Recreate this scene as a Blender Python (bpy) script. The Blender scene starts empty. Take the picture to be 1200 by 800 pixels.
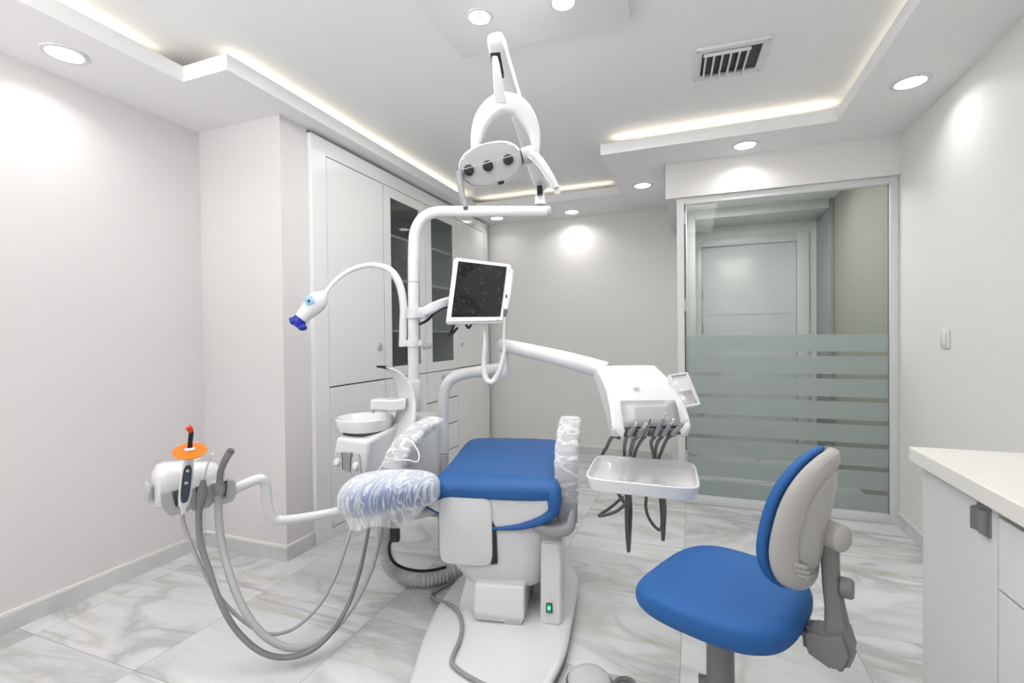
import bpy, bmesh, math, random
from mathutils import Vector as V, Matrix
random.seed(7)
sc = bpy.context.scene
COL = sc.collection
PI = math.pi

# ------------------------------------------------------------------ camera
CP = V((0, 0, 1.2563)); FL = 559.518
F = V((-0.35319656, 0.93545886, -0.01299637)); R = V((0.93552959, 0.35306531, -0.01136944)); U = V((0.00604708, 0.01617414, 0.9998509))
cd = bpy.data.cameras.new('camera'); cam = bpy.data.objects.new('camera', cd); COL.objects.link(cam)
cd.sensor_width = 36; cd.lens = 36 * FL / 1200; cd.clip_start = 0.05
cam.matrix_world = Matrix(((R.x, U.x, -F.x, CP.x), (R.y, U.y, -F.y, CP.y), (R.z, U.z, -F.z, CP.z), (0, 0, 0, 1)))
sc.camera = cam

def ray(x, y): return F + R * ((x - 600) / FL) + U * ((400 - y) / FL)
def at(x, y, t): return CP + ray(x, y) * t            # a measured image point at a measured depth
def atz(x, y, z):
    d = ray(x, y); return CP + d * ((z - CP.z) / d.z)

# ------------------------------------------------------------------ materials
def principled(name, col, rough=.5, metal=0, spec=.5, coat=0, emit=None, estr=0, trans=0, ior=1.45, alpha=1, bump=None, var=None):
    m = bpy.data.materials.new(name); m.use_nodes = True
    nt = m.node_tree; b = nt.nodes['Principled BSDF']
    b.inputs['Base Color'].default_value = (*col, 1); b.inputs['Roughness'].default_value = rough
    b.inputs['Metallic'].default_value = metal; b.inputs['Specular IOR Level'].default_value = spec
    b.inputs['Coat Weight'].default_value = coat; b.inputs['Coat Roughness'].default_value = .08
    b.inputs['Transmission Weight'].default_value = trans; b.inputs['IOR'].default_value = ior
    b.inputs['Alpha'].default_value = alpha
    if emit: b.inputs['Emission Color'].default_value = (*emit, 1); b.inputs['Emission Strength'].default_value = estr
    tc = nt.nodes.new('ShaderNodeTexCoord')
    if var:                                            # (scale, amount) soft tonal variation
        n = nt.nodes.new('ShaderNodeTexNoise'); n.inputs['Scale'].default_value = var[0]; n.inputs['Detail'].default_value = 4
        nt.links.new(tc.outputs['Object'], n.inputs['Vector'])
        mx = nt.nodes.new('ShaderNodeMix'); mx.data_type = 'RGBA'
        mx.inputs['A'].default_value = (*[c * (1 - var[1]) for c in col], 1); mx.inputs['B'].default_value = (*[min(1, c * (1 + var[1])) for c in col], 1)
        nt.links.new(n.outputs['Fac'], mx.inputs['Factor']); nt.links.new(mx.outputs['Result'], b.inputs['Base Color'])
    if bump:                                           # (scale, strength, distance)
        n = nt.nodes.new('ShaderNodeTexNoise'); n.inputs['Scale'].default_value = bump[0]; n.inputs['Detail'].default_value = 5
        nt.links.new(tc.outputs['Object'], n.inputs['Vector'])
        bp = nt.nodes.new('ShaderNodeBump'); bp.inputs['Strength'].default_value = bump[1]; bp.inputs['Distance'].default_value = bump[2]
        nt.links.new(n.outputs['Fac'], bp.inputs['Height']); nt.links.new(bp.outputs['Normal'], b.inputs['Normal'])
    return m

def clear_mat(name, tint, gloss=.08, rough=.02, frost=None, ior=1.5):
    """thin pane: transparent + fresnel reflection (+ a frosting of diffuse / translucent)"""
    m = bpy.data.materials.new(name); m.use_nodes = True; nt = m.node_tree; nt.nodes.clear()
    out = nt.nodes.new('ShaderNodeOutputMaterial'); tr = nt.nodes.new('ShaderNodeBsdfTransparent'); tr.inputs[0].default_value = (*tint, 1)
    gl = nt.nodes.new('ShaderNodeBsdfGlossy'); gl.inputs['Roughness'].default_value = rough; gl.inputs['Color'].default_value = (1, 1, 1, 1)
    lw = nt.nodes.new('ShaderNodeLayerWeight'); lw.inputs['Blend'].default_value = .5; f0 = ((ior - 1) / (ior + 1)) ** 2
    pw5 = nt.nodes.new('ShaderNodeMath'); pw5.operation = 'POWER'; pw5.inputs[1].default_value = 5; nt.links.new(lw.outputs['Facing'], pw5.inputs[0])
    fr = nt.nodes.new('ShaderNodeMath'); fr.operation = 'MULTIPLY_ADD'; fr.inputs[1].default_value = 1 - f0; fr.inputs[2].default_value = f0; nt.links.new(pw5.outputs[0], fr.inputs[0])
    base = tr.outputs[0]
    if frost:                                          # (weight, colour)
        di = nt.nodes.new('ShaderNodeBsdfDiffuse'); di.inputs[0].default_value = (*frost[1], 1)
        tl = nt.nodes.new('ShaderNodeBsdfTranslucent'); tl.inputs[0].default_value = (*frost[1], 1)
        m1 = nt.nodes.new('ShaderNodeMixShader'); m1.inputs[0].default_value = .45
        nt.links.new(di.outputs[0], m1.inputs[1]); nt.links.new(tl.outputs[0], m1.inputs[2])
        m2 = nt.nodes.new('ShaderNodeMixShader'); m2.inputs[0].default_value = frost[0]
        nt.links.new(base, m2.inputs[1]); nt.links.new(m1.outputs[0], m2.inputs[2]); base = m2.outputs[0]
    mx = nt.nodes.new('ShaderNodeMixShader')
    nt.links.new(fr.outputs[0], mx.inputs[0]); nt.links.new(base, mx.inputs[1]); nt.links.new(gl.outputs[0], mx.inputs[2])
    nt.links.new(mx.outputs[0], out.inputs[0])
    return m

def film_mat(name, base_w, wrinkle_scale, stretch=(1, 1, 1), rot=(0, 0, 0), hi=.75, col=(.9, .92, .95)):
    """crinkled clear plastic film: mostly transparent, whitish along its creases, glossy"""
    m = bpy.data.materials.new(name); m.use_nodes = True; nt = m.node_tree; nt.nodes.clear(); L = nt.links.new
    out = nt.nodes.new('ShaderNodeOutputMaterial'); tc = nt.nodes.new('ShaderNodeTexCoord'); mp = nt.nodes.new('ShaderNodeMapping')
    mp.inputs['Scale'].default_value = stretch; mp.inputs['Rotation'].default_value = rot
    n = nt.nodes.new('ShaderNodeTexNoise'); n.inputs['Scale'].default_value = wrinkle_scale; n.inputs['Detail'].default_value = 6; n.inputs['Distortion'].default_value = 1.2
    L(tc.outputs['Object'], mp.inputs['Vector']); L(mp.outputs[0], n.inputs['Vector'])
    rp = nt.nodes.new('ShaderNodeValToRGB'); e = rp.color_ramp.elements
    e[0].position = .44; e[0].color = (base_w,) * 3 + (1,); e[1].position = .56; e[1].color = (base_w,) * 3 + (1,)
    k = e.new(.5); k.color = (hi,) * 3 + (1,)
    L(n.outputs['Fac'], rp.inputs[0])
    lw = nt.nodes.new('ShaderNodeLayerWeight'); lw.inputs['Blend'].default_value = .55
    mul = nt.nodes.new('ShaderNodeMath'); mul.operation = 'MULTIPLY_ADD'; mul.use_clamp = True; mul.inputs[1].default_value = .6
    L(lw.outputs['Facing'], mul.inputs[0]); L(rp.outputs[0], mul.inputs[2])
    tr = nt.nodes.new('ShaderNodeBsdfTransparent')
    pb = nt.nodes.new('ShaderNodeBsdfPrincipled'); pb.inputs['Base Color'].default_value = (*col, 1); pb.inputs['Roughness'].default_value = .22
    bp = nt.nodes.new('ShaderNodeBump'); bp.inputs['Strength'].default_value = .7; bp.inputs['Distance'].default_value = .01
    L(n.outputs['Fac'], bp.inputs['Height']); L(bp.outputs[0], pb.inputs['Normal'])
    mx = nt.nodes.new('ShaderNodeMixShader'); L(mul.outputs[0], mx.inputs[0]); L(tr.outputs[0], mx.inputs[1]); L(pb.outputs[0], mx.inputs[2])
    L(mx.outputs[0], out.inputs[0]); return m

def marble_mat(name, tiles=True, rough=.12, bright=1.0, vein=1.0):
    m = bpy.data.materials.new(name); m.use_nodes = True; nt = m.node_tree; L = nt.links.new; b = nt.nodes['Principled BSDF']
    N = nt.nodes.new
    def math_(op, a=None, bb=None, clamp=False):
        n = N('ShaderNodeMath'); n.operation = op; n.use_clamp = clamp
        for i, v in enumerate((a, bb)):
            if v is None: continue
            if isinstance(v, (int, float)): n.inputs[i].default_value = v
            else: L(v, n.inputs[i])
        return n.outputs[0]
    geo = N('ShaderNodeNewGeometry'); sx = N('ShaderNodeSeparateXYZ'); L(geo.outputs['Position'], sx.inputs[0])
    px, py = .6475, .59
    tx = math_('DIVIDE', math_('ADD', sx.outputs[0], 2.64 + 6.475), px); ty = math_('DIVIDE', math_('ADD', sx.outputs[1], -1.17 + 5.9), py)
    fx, fy = math_('FLOOR', tx), math_('FLOOR', ty)
    cid = N('ShaderNodeCombineXYZ'); L(fx, cid.inputs[0]); L(fy, cid.inputs[1])
    wn = N('ShaderNodeTexWhiteNoise'); wn.noise_dimensions = '3D'; L(cid.outputs[0], wn.inputs['Vector'])
    off = N('ShaderNodeVectorMath'); off.operation = 'SCALE'; L(wn.outputs['Color'], off.inputs[0]); off.inputs['Scale'].default_value = 9.0 if tiles else 0
    add = N('ShaderNodeVectorMath'); L(geo.outputs['Position'], add.inputs[0]); L(off.outputs[0], add.inputs[1])
    mp = N('ShaderNodeMapping'); mp.inputs['Rotation'].default_value = (0, 0, -.95); mp.inputs['Scale'].default_value = (.7, 2.0, 1)
    L(add.outputs[0], mp.inputs['Vector'])
    def noise(scale, detail, dist, off=(0, 0, 0)):
        n = N('ShaderNodeTexNoise'); n.inputs['Scale'].default_value = scale; n.inputs['Detail'].default_value = detail; n.inputs['Distortion'].default_value = dist
        o = N('ShaderNodeVectorMath'); L(mp.outputs[0], o.inputs[0]); o.inputs[1].default_value = off; L(o.outputs[0], n.inputs['Vector']); return n.outputs['Fac']
    def band(f, c, w):                                  # 1 on the line f=c falling to 0 at width w
        d = math_('ABSOLUTE', math_('SUBTRACT', f, c)); return math_('SUBTRACT', 1.0, math_('DIVIDE', d, w), True)
    v1 = math_('POWER', band(noise(1.25, 7, 1.3), .5, .085), 1.5)
    v2 = math_('POWER', band(noise(1.0, 6, 1.8, (3, 7, 1)), .52, .05), 1.4)
    v3 = noise(1.6, 5, .8, (9, 2, 4))
    gate = math_('MULTIPLY', math_('SUBTRACT', noise(.9, 2, 0, (1, 5, 8)), .31), 4.0, True)
    def mix(f, a, c):
        n = N('ShaderNodeMix'); n.data_type = 'RGBA'
        if isinstance(f, float): n.inputs['Factor'].default_value = f
        else: L(f, n.inputs['Factor'])
        for k, v in (('A', a), ('B', c)):
            if isinstance(v, tuple): n.inputs[k].default_value = (*[q * bright for q in v], 1)
            else: L(v, n.inputs[k])
        return n.outputs['Result']
    c = mix(math_('MULTIPLY', math_('SUBTRACT', v3, .35), 2.2, True), (.70, .705, .715), (.555, .56, .565))
    c = mix(math_('MULTIPLY', math_('MULTIPLY', v1, gate), .60 * vein), c, (.30, .305, .31))
    c = mix(math_('MULTIPLY', math_('MULTIPLY', v2, gate), .5 * vein), c, (.43, .41, .33))
    if tiles:
        gx = math_('MINIMUM', math_('FRACT', tx), math_('SUBTRACT', 1.0, math_('FRACT', tx)))
        gy = math_('MINIMUM', math_('FRACT', ty), math_('SUBTRACT', 1.0, math_('FRACT', ty)))
        g = math_('MINIMUM', math_('MULTIPLY', gx, px), math_('MULTIPLY', gy, py))
        line = math_('LESS_THAN', g, .0016)
        c = mix(math_('MULTIPLY', line, .65), c, (.22, .21, .2))
    L(c, b.inputs['Base Color']); b.inputs['Roughness'].default_value = rough; b.inputs['Specular IOR Level'].default_value = .6
    return m

M = {}
M['wall_l'] = principled('wall_paint_rose', (.70, .68, .685), .6, var=(1.5, .012))
M['wall'] = principled('wall_paint_grey', (.76, .752, .735), .6, var=(1.5, .012))
M['ceil'] = principled('ceiling_paint', (.86, .86, .865), .7, var=(1.2, .01))
M['header'] = principled('header_paint', (.76, .75, .745), .6, var=(1.2, .01))
M['floor'] = marble_mat('marble_floor_tiles')
M['skirt'] = marble_mat('marble_skirting', tiles=False, rough=.25, bright=.97, vein=.45)
M['skirt_top'] = principled('skirting_top', (.78, .77, .75), .5, var=(5, .01))
M['lacquer'] = principled('white_lacquer', (.80, .81, .81), .16, coat=.4, var=(2, .01))
M['lacquer2'] = principled('white_counter_fronts', (.68, .695, .705), .2, coat=.3, var=(2, .01))
M['inside'] = principled('cupboard_inside', (.74, .76, .75), .6, var=(3, .02))
M['worktop'] = principled('cream_solid_surface', (.74, .73, .69), .3, var=(60, .015))
M['gap'] = principled('dark_gap', (.06, .06, .06), .8, var=(9, .02))
M['nickel'] = principled('satin_nickel', (.62, .62, .63), .28, metal=.9, var=(20, .03))
M['chrome'] = principled('polished_steel', (.8, .8, .82), .12, metal=1, var=(20, .02))
M['alu'] = principled('silver_door_frame', (.66, .675, .675), .42, metal=0, var=(8, .02))
M['white'] = principled('white_plastic', (.72, .73, .75), .28, coat=.15, var=(3, .01))
M['gloss'] = principled('glossy_white_enamel', (.74, .745, .755), .12, coat=.5, var=(3, .01))
M['shell'] = principled('white_chair_covers', (.64, .645, .665), .36, var=(3, .012))
M['base'] = principled('white_base_plate', (.66, .66, .685), .22, coat=.3, var=(3, .01))
M['ceramic'] = principled('white_ceramic', (.76, .765, .78), .1, coat=.5, var=(3, .008))
M['grey'] = principled('grey_plastic', (.29, .295, .31), .4, var=(6, .02))
M['lgrey'] = principled('light_grey_plastic', (.50, .51, .53), .38, var=(6, .02))
M['stoolgrey'] = principled('warm_grey_plastic', (.43, .42, .405), .42, bump=(240, .05, .002), var=(6, .02))
M['stoolgrey2'] = principled('darker_warm_grey_plastic', (.19, .187, .183), .42, var=(6, .02))
M['dgrey'] = principled('dark_grey_rubber', (.115, .118, .12), .45, var=(8, .04))
M['midgrey'] = principled('mid_grey_hose', (.20, .205, .215), .42, var=(8, .03))
M['palegrey'] = principled('pale_grey_hose', (.38, .385, .395), .42, var=(8, .03))
M['black'] = principled('black_plastic', (.015, .015, .017), .35, var=(8, .05))
M['blue'] = principled('blue_upholstery', (.022, .108, .32), .48, spec=.35, bump=(420, .06, .001), var=(2.5, .06))
M['blue2'] = principled('blue_stool_fabric', (.022, .110, .335), .6, spec=.3, bump=(500, .1, .001), var=(2.5, .06))
M['deepblue'] = principled('deep_blue_plastic', (.012, .03, .36), .3, var=(6, .05))
M['ltblue'] = principled('light_blue_label', (.28, .55, .80), .4, var=(6, .03))
M['orange'] = principled('amber_shield', (.86, .20, .008), .18, coat=.4, var=(6, .04))
M['red'] = principled('red_tip', (.62, .05, .02), .35, var=(6, .04))
M['navy'] = principled('navy_keypad', (.035, .045, .075), .35, var=(6, .04))
M['beige'] = principled('beige_syringe_tip', (.66, .63, .52), .4, var=(6, .03))
M['green'] = principled('green_lit_switch', (.0, .30, .10), .3, emit=(0, .8, .25), estr=.15, var=(6, .04))
M['greenspot'] = principled('green_lamp_spot', (.3, .95, .6), .3, emit=(.3, 1, .6), estr=1.2)
M['cordgrey'] = principled('grey_cord', (.26, .265, .275), .45, var=(8, .03))
M['glass'] = clear_mat('green_tinted_glass', (.89, .922, .905), ior=1.45)
M['cab_glass'] = clear_mat('smoked_cupboard_glass', (.74, .77, .76), ior=1.4)
M['clear'] = clear_mat('clear_plastic', (.985, .99, .99), ior=1.15, frost=(.03, (.85, .85, .86)))
M['lens'] = clear_mat('clear_lamp_cover', (.97, .975, .975), ior=1.2, frost=(.03, (.85, .86, .88)))
M['frost'] = clear_mat('frosted_film', (.80, .88, .85), ior=1.3, rough=.3, frost=(.66, (.58, .625, .612)))
M['cushfilm'] = film_mat('crinkled_cover_film', .18, 9, (3.2, 1, .5), (.3, .2, .5), hi=.52)
M['armfilm'] = film_mat('shiny_sleeve_film', .10, 8, (1, 1, 2), hi=.45, col=(.93, .94, .95))
M['handlefilm'] = film_mat('handle_sleeve_film', .45, 60, (1, 1, 1), hi=.9, col=(.88, .89, .9))
M['lampdisc'] = principled('lit_lamp_disc', (1, 1, 1), .5, emit=(1, .985, .96), estr=4)
M['lensblack'] = principled('lamp_bulb_black', (.012, .012, .013), .16, spec=.35)
M['reflector'] = principled('lamp_reflector', (.66, .67, .68), .3, metal=.3, var=(8, .02))

def screen_mat():
    m = principled('dark_monitor_screen', (.012, .012, .012), .12, spec=.18); nt = m.node_tree; b = nt.nodes['Principled BSDF']; L = nt.links.new
    tc = nt.nodes.new('ShaderNodeTexCoord'); vo = nt.nodes.new('ShaderNodeTexVoronoi'); vo.inputs['Scale'].default_value = 34
    L(tc.outputs['Object'], vo.inputs['Vector'])
    rp = nt.nodes.new('ShaderNodeValToRGB'); e = rp.color_ramp.elements; e[0].position = .22; e[0].color = (.030, .030, .027, 1); e[1].position = .34; e[1].color = (.009, .009, .009, 1)
    L(vo.outputs['Distance'], rp.inputs[0]); L(rp.outputs[0], b.inputs['Base Color']); return m
M['screen'] = screen_mat()
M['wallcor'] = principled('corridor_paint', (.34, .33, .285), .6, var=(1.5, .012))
M['jamb'] = principled('grey_door_lining', (.30, .31, .315), .4, var=(5, .02))
M['pull'] = principled('brushed_grey_pull', (.24, .245, .25), .3, metal=.6, var=(20, .03))
M['silver'] = principled('silver_panel', (.40, .405, .41), .3, metal=.2, var=(6, .02))
M['armgrey'] = principled('armrest_grey', (.33, .345, .38), .4, var=(6, .02))
M['hosegrey'] = principled('floor_hose_grey', (.52, .53, .545), .4, var=(8, .03))

# ------------------------------------------------------------------ mesh helpers
def frame(o, x, y, z):
    return Matrix(((x[0], y[0], z[0], o[0]), (x[1], y[1], z[1], o[1]), (x[2], y[2], z[2], o[2]), (0, 0, 0, 1)))
def crom(pts, per=8):
    pts = [V(p) for p in pts]
    if len(pts) < 3: return pts
    P = [pts[0] * 2 - pts[1]] + pts + [pts[-1] * 2 - pts[-2]]; out = []
    for i in range(1, len(P) - 2):
        a, b, c, d = P[i - 1:i + 3]
        for k in range(per):
            t = k / per
            out.append(.5 * ((2 * b) + (c - a) * t + (2 * a - 5 * b + 4 * c - d) * t * t + (3 * b - a - 3 * c + d) * t ** 3))
    out.append(pts[-1]); return out
def lerp_list(vals, n):
    if isinstance(vals, (int, float)): return [vals] * n
    out = []
    for i in range(n):
        f = i / (n - 1) * (len(vals) - 1); k = min(int(f), len(vals) - 2); out.append(vals[k] + (vals[k + 1] - vals[k]) * (f - k))
    return out
class MB:
    def __init__(s): s.bm = bmesh.new()
    def _merge(s, b2, mat=None):
        if mat is not None: b2.transform(mat)
        me = bpy.data.meshes.new('tmp'); b2.to_mesh(me); b2.free(); s.bm.from_mesh(me); bpy.data.meshes.remove(me); return s
    def box(s, lo, hi, bev=0, seg=2, mat=None):
        b = bmesh.new(); bmesh.ops.create_cube(b, size=1); lo, hi = V(lo), V(hi)
        for v in b.verts: v.co = V([(lo[i] + hi[i]) / 2 + v.co[i] * (hi[i] - lo[i]) for i in range(3)])
        if bev: bmesh.ops.bevel(b, geom=b.edges[:], offset=bev, segments=seg, affect='EDGES', profile=.5, clamp_overlap=True)
        return s._merge(b, mat)
    def loft(s, rings, caps=True, closed=False, mat=None):
        b = bmesh.new(); vr = [[b.verts.new(p) for p in r] for r in rings]; n = len(vr[0])
        pairs = list(zip(vr, vr[1:])) + ([(vr[-1], vr[0])] if closed else [])
        for a, c in pairs:
            for i in range(n):
                try: b.faces.new((a[i], a[(i + 1) % n], c[(i + 1) % n], c[i]))
                except ValueError: pass
        if caps and not closed:
            b.faces.new(vr[0][::-1]); b.faces.new(vr[-1])
        bmesh.ops.recalc_face_normals(b, faces=b.faces[:]); return s._merge(b, mat)
    def sheet(s, rows, thick=None):
        b = bmesh.new(); vr = [[b.verts.new(p) for p in r] for r in rows]
        for a, c in zip(vr, vr[1:]):
            for i in range(len(a) - 1): b.faces.new((a[i], a[i + 1], c[i + 1], c[i]))
        bmesh.ops.recalc_face_normals(b, faces=b.faces[:])
        return s._merge(b)
    def tube(s, pts, r, n=14, per=8, smooth=True, flat=None, up=None):
        P = crom(pts, per) if smooth else [V(p) for p in pts]
        rs = lerp_list(r, len(P)); rings = []; nrm = None
        for i, p in enumerate(P):
            t = (P[min(i + 1, len(P) - 1)] - P[max(i - 1, 0)]).normalized()
            if nrm is None:
                a = V(up) if up is not None else (V((0, 0, 1)) if abs(t.z) < .9 else V((1, 0, 0)))
                nrm = (a - t * a.dot(t)).normalized()
            else: nrm = (nrm - t * nrm.dot(t)).normalized()
            bn = t.cross(nrm); fl = flat or 1
            rings.append([p + (nrm * math.cos(2 * PI * k / n) + bn * math.sin(2 * PI * k / n) * fl) * rs[i] for k in range(n)])
        return s.loft(rings)
    def band(s, pts, w, th, side, per=8, ex=4, n=20):
        """flat strap: width w along 'side', thickness th, rounded section, swept along pts"""
        P = crom(pts, per); ws, ts = lerp_list(w, len(P)), lerp_list(th, len(P)); rings = []; sd = V(side).normalized()
        for i, p in enumerate(P):
            t = (P[min(i + 1, len(P) - 1)] - P[max(i - 1, 0)]).normalized(); x = (sd - t * sd.dot(t)).normalized(); y = t.cross(x)
            rings.append(sring(p, x, y, ws[i] / 2, ts[i] / 2, ex, n))
        return s.loft(rings)
    def lathe(s, prof, o=(0, 0, 0), axis=(0, 0, 1), n=36, sx=1, sy=1, xdir=None):
        z = V(axis).normalized(); x = V(xdir) if xdir is not None else (V((1, 0, 0)) if abs(z.x) < .9 else V((0, 1, 0)))
        x = (x - z * x.dot(z)).normalized(); y = z.cross(x); o = V(o)
        rings = [[o + z * h + x * (max(r, 1e-5) * sx * math.cos(2 * PI * k / n)) + y * (max(r, 1e-5) * sy * math.sin(2 * PI * k / n)) for k in range(n)] for r, h in prof]
        return s.loft(rings)
    def prism(s, poly, vec, bev=0, seg=2):
        b = bmesh.new(); vs = [b.verts.new(p) for p in poly]; f = b.faces.new(vs)
        e = bmesh.ops.extrude_face_region(b, geom=[f]); bmesh.ops.translate(b, verts=[v for v in e['geom'] if isinstance(v, bmesh.types.BMVert)], vec=V(vec))
        bmesh.ops.recalc_face_normals(b, faces=b.faces[:])
        if bev: bmesh.ops.bevel(b, geom=b.edges[:], offset=bev, segments=seg, affect='EDGES', clamp_overlap=True)
        return s._merge(b)
    def ball(s, c, ax, n=24):
        b = bmesh.new(); bmesh.ops.create_uvsphere(b, u_segments=n, v_segments=n // 2, radius=1)
        return s._merge(b, frame(c, *ax))
    def build(s, name, mat, parent=None, smooth=True, ang=38, bev=0, sub=0):
        me = bpy.data.meshes.new(name); s.bm.to_mesh(me); s.bm.free()
        if smooth:
            for p in me.polygons: p.use_smooth = True
            me.set_sharp_from_angle(angle=math.radians(ang))
        me.materials.append(M[mat] if isinstance(mat, str) else mat)
        o = bpy.data.objects.new(name, me); COL.objects.link(o)
        if parent is not None:
            o.parent = parent; o.matrix_parent_inverse = Matrix.Translation(-world_loc(parent))
        if bev:
            m = o.modifiers.new('bevel', 'BEVEL'); m.width = bev; m.segments = 3; m.limit_method = 'ANGLE'; m.angle_limit = math.radians(30)
        if sub:
            m = o.modifiers.new('subsurf', 'SUBSURF'); m.levels = sub; m.render_levels = sub
        return o
def world_loc(o):
    l = V(o.location)
    while o.parent is not None:
        l = l + o.matrix_parent_inverse.translation; o = o.parent; l = l + V(o.location)
    return l
def sring(c, x, y, a, b, ex=2, n=32):
    out = []
    for k in range(n):
        th = 2 * PI * (k + .5) / n; cs, sn = math.cos(th), math.sin(th)
        out.append(V(c) + V(x) * (a * math.copysign(abs(cs) ** (2 / ex), cs)) + V(y) * (b * math.copysign(abs(sn) ** (2 / ex), sn)))
    return out
def tag(o, label, cat, group=None, kind=None):
    o['label'] = label; o['category'] = cat
    if group: o['group'] = group
    if kind: o['kind'] = kind
    return o
def thing(name, loc, label, cat, group=None):
    o = bpy.data.objects.new(name, None); COL.objects.link(o); o.location = loc; o.empty_display_size = .05
    return tag(o, label, cat, group)
def struct(name, mb, mat, parent=None, bev=0, **k):
    o = mb.build(name, mat, parent, bev=bev, **k)
    if parent is None: o['kind'] = 'structure'
    return o

# ------------------------------------------------------------------ room shell
XL, XR, YF, YB, YD, YE = -2.78, 1.244, -1.2, 4.964, 3.7755, 5.72
H, HT, HC = 2.5, 2.575, 2.65
struct('floor', MB().box((XL - .1, YF - .1, -.06), (XR + .1, YE + .1, 0)), 'floor')
struct('ceiling', MB().box((XL - .1, YF - .1, HC), (XR + .1, YE + .1, HC + .05)), 'ceil')
sf = MB()
for x0, y0, x1, y1 in ((XL, YF, -2.297, 1.62), (XL, 1.62, -2.005, 4.34), (XL, 4.34, -.59, YB), (-.59, 3.342, XR, YE), (.812, YF, XR, 3.342), (-2.297, YF, .812, -.8)):
    sf.box((x0, y0, H), (x1, y1, HT))
struct('trim_1', sf, 'ceil')                                          # lowered border with the lit edge
struct('trim_2', MB().box((-1.045, .3, 2.612), (-.24, 2.13, HC + .01), .002), 'ceil')   # thin panel in the ceiling middle
struct('wall_left', MB().box((XL - .1, YF, 0), (XL, YB + .1, HC)), 'wall_l')
struct('wall_pier', MB().box((XL - .02, 2.05, 0), (-2.143, 2.25, H + .02)), 'wall_l')
struct('wall_back', MB().box((XL - .1, YB, 0), (-.1005, YB + .1, HC)), 'wall')
struct('wall_right', MB().box((XR, YF, 0), (XR + .1, YE, HC)), 'wall')
struct('wall_front', MB().box((XL - .1, YF - .1, 0), (XR + .1, YF, HC)), 'wall')
hd = MB(); hd.box((-.178, 3.72, 2.25), (XR, 3.83, H + .03)); hd.box((-.178, 3.83, 2.25), (-.09, YB + .05, H + .03))
struct('trim_3', hd, 'header')
struct('wall_corridor_left', MB().box((-.10, 3.83, 0), (-.04, YE, 2.25)), 'wall')
struct('wall_corridor_end', MB().box((-.2, YE, 0), (XR + .1, YE + .1, HC)), 'wall')
pj = MB(); pj.box((1.20, 5.22, 0), (1.239, 5.72, 2.499), .003); struct('trim_5', pj, 'jamb'); struct('wall_corridor_right', MB().box((XR - .004, 3.802, 0), (XR + .001, YE, 2.5)), 'wallcor')
pt = MB(); pt.box((-.04, 5.22, 0), (.035, 5.72, 2.499), .003); pt.box((.036, 5.22, 2.41), (1.199, 5.72, 2.50), .003)
struct('trim_4', pt, 'alu')

def skirting(name, segs):
    b = MB(); w = MB()
    for (x0, y0, x1, y1) in segs:
        b.box((x0, y0, 0), (x1, y1, .072)); w.box((x0, y0, .0721), (x1, y1, .09), .002)
    o = struct(name, b, 'skirt'); w.build('cap_strip', 'skirt_top', o)
skirting('baseboard_left', [(XL, YF, XL + .014, 2.05)])
skirting('baseboard_pier', [(XL + .014, 2.036, -2.143, 2.05), (-2.143, 2.036, -2.129, 2.243)])
skirting('baseboard_back', [(-2.1, YB - .014, -.2, YB)])
skirting('baseboard_right', [(XR - .014, 1.90, XR, YD - .03)])

# glass door with frame (door_1)
d1 = MB()
yf0, yf1 = 3.745, 3.80
d1.box((-.102, yf0, 0), (-.052, yf1, 2.249), .002); d1.box((1.196, yf0, 0), (1.243, yf1, 2.249), .002)
d1.box((-.0515, yf0 + .001, 2.203), (1.1955, yf1, 2.249), .002); d1.box((-.0515, yf0 + .001, .002), (1.1955, yf1, .062), .002)
door = struct('door_1', d1, 'alu')
MB().box((-.040, 3.77, .066), (1.192, 3.78, 2.198)).build('glass_pane', 'glass', door)
fb = MB(); top = 1.238
fb.box((-.040, 3.765, top - .115), (1.192, 3.7685, top))
zz = top - .115 - .032
for k in range(6):
    fb.box((-.040, 3.765, zz - .120), (1.192, 3.7685, zz)); zz -= .152
fb.box((-.040, 3.765, .067), (1.192, 3.7685, zz))
fb.build('frosted_band', 'frost', door)
hg = MB()
for z in (2.06, 1.42, .3): hg.lathe([(.008, 0), (.008, .09)], (-.046, 3.757, z), n=12)
hg.build('hinge', 'lgrey', door)
dg = MB(); dg.box((1.1925, 3.768, .066), (1.1955, 3.782, 2.20)); dg.box((-.0515, 3.768, .066), (-.0415, 3.782, 2.20)); dg.build('gasket', 'dgrey', door)
# white door at the corridor end (door_2)
dd = MB(); ya, yb_ = 5.685, 5.719
dd.box((.036, ya, 0), (.105, yb_, 2.285), .003); dd.box((1.02, ya, 0), (1.13, yb_, 2.285), .003); dd.box((.105, ya, 2.20), (1.02, yb_, 2.285), .003)
door2 = struct('door_2', dd, 'white')
lf = MB(); lf.box((.109, 5.695, .01), (1.016, 5.718, 2.195), .003); lf.build('leaf', 'white', door2)
gr = MB()
for z in (.75, 1.45): gr.box((.16, 5.692, z), (.96, 5.6945, z + .006))
gr.build('groove', 'lgrey', door2)
for z in (1.62, 1.25, .35): MB().lathe([(.010, 0), (.010, .10)], (.107, 5.688, z), n=12).build('hinge', 'nickel', door2)

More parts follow.
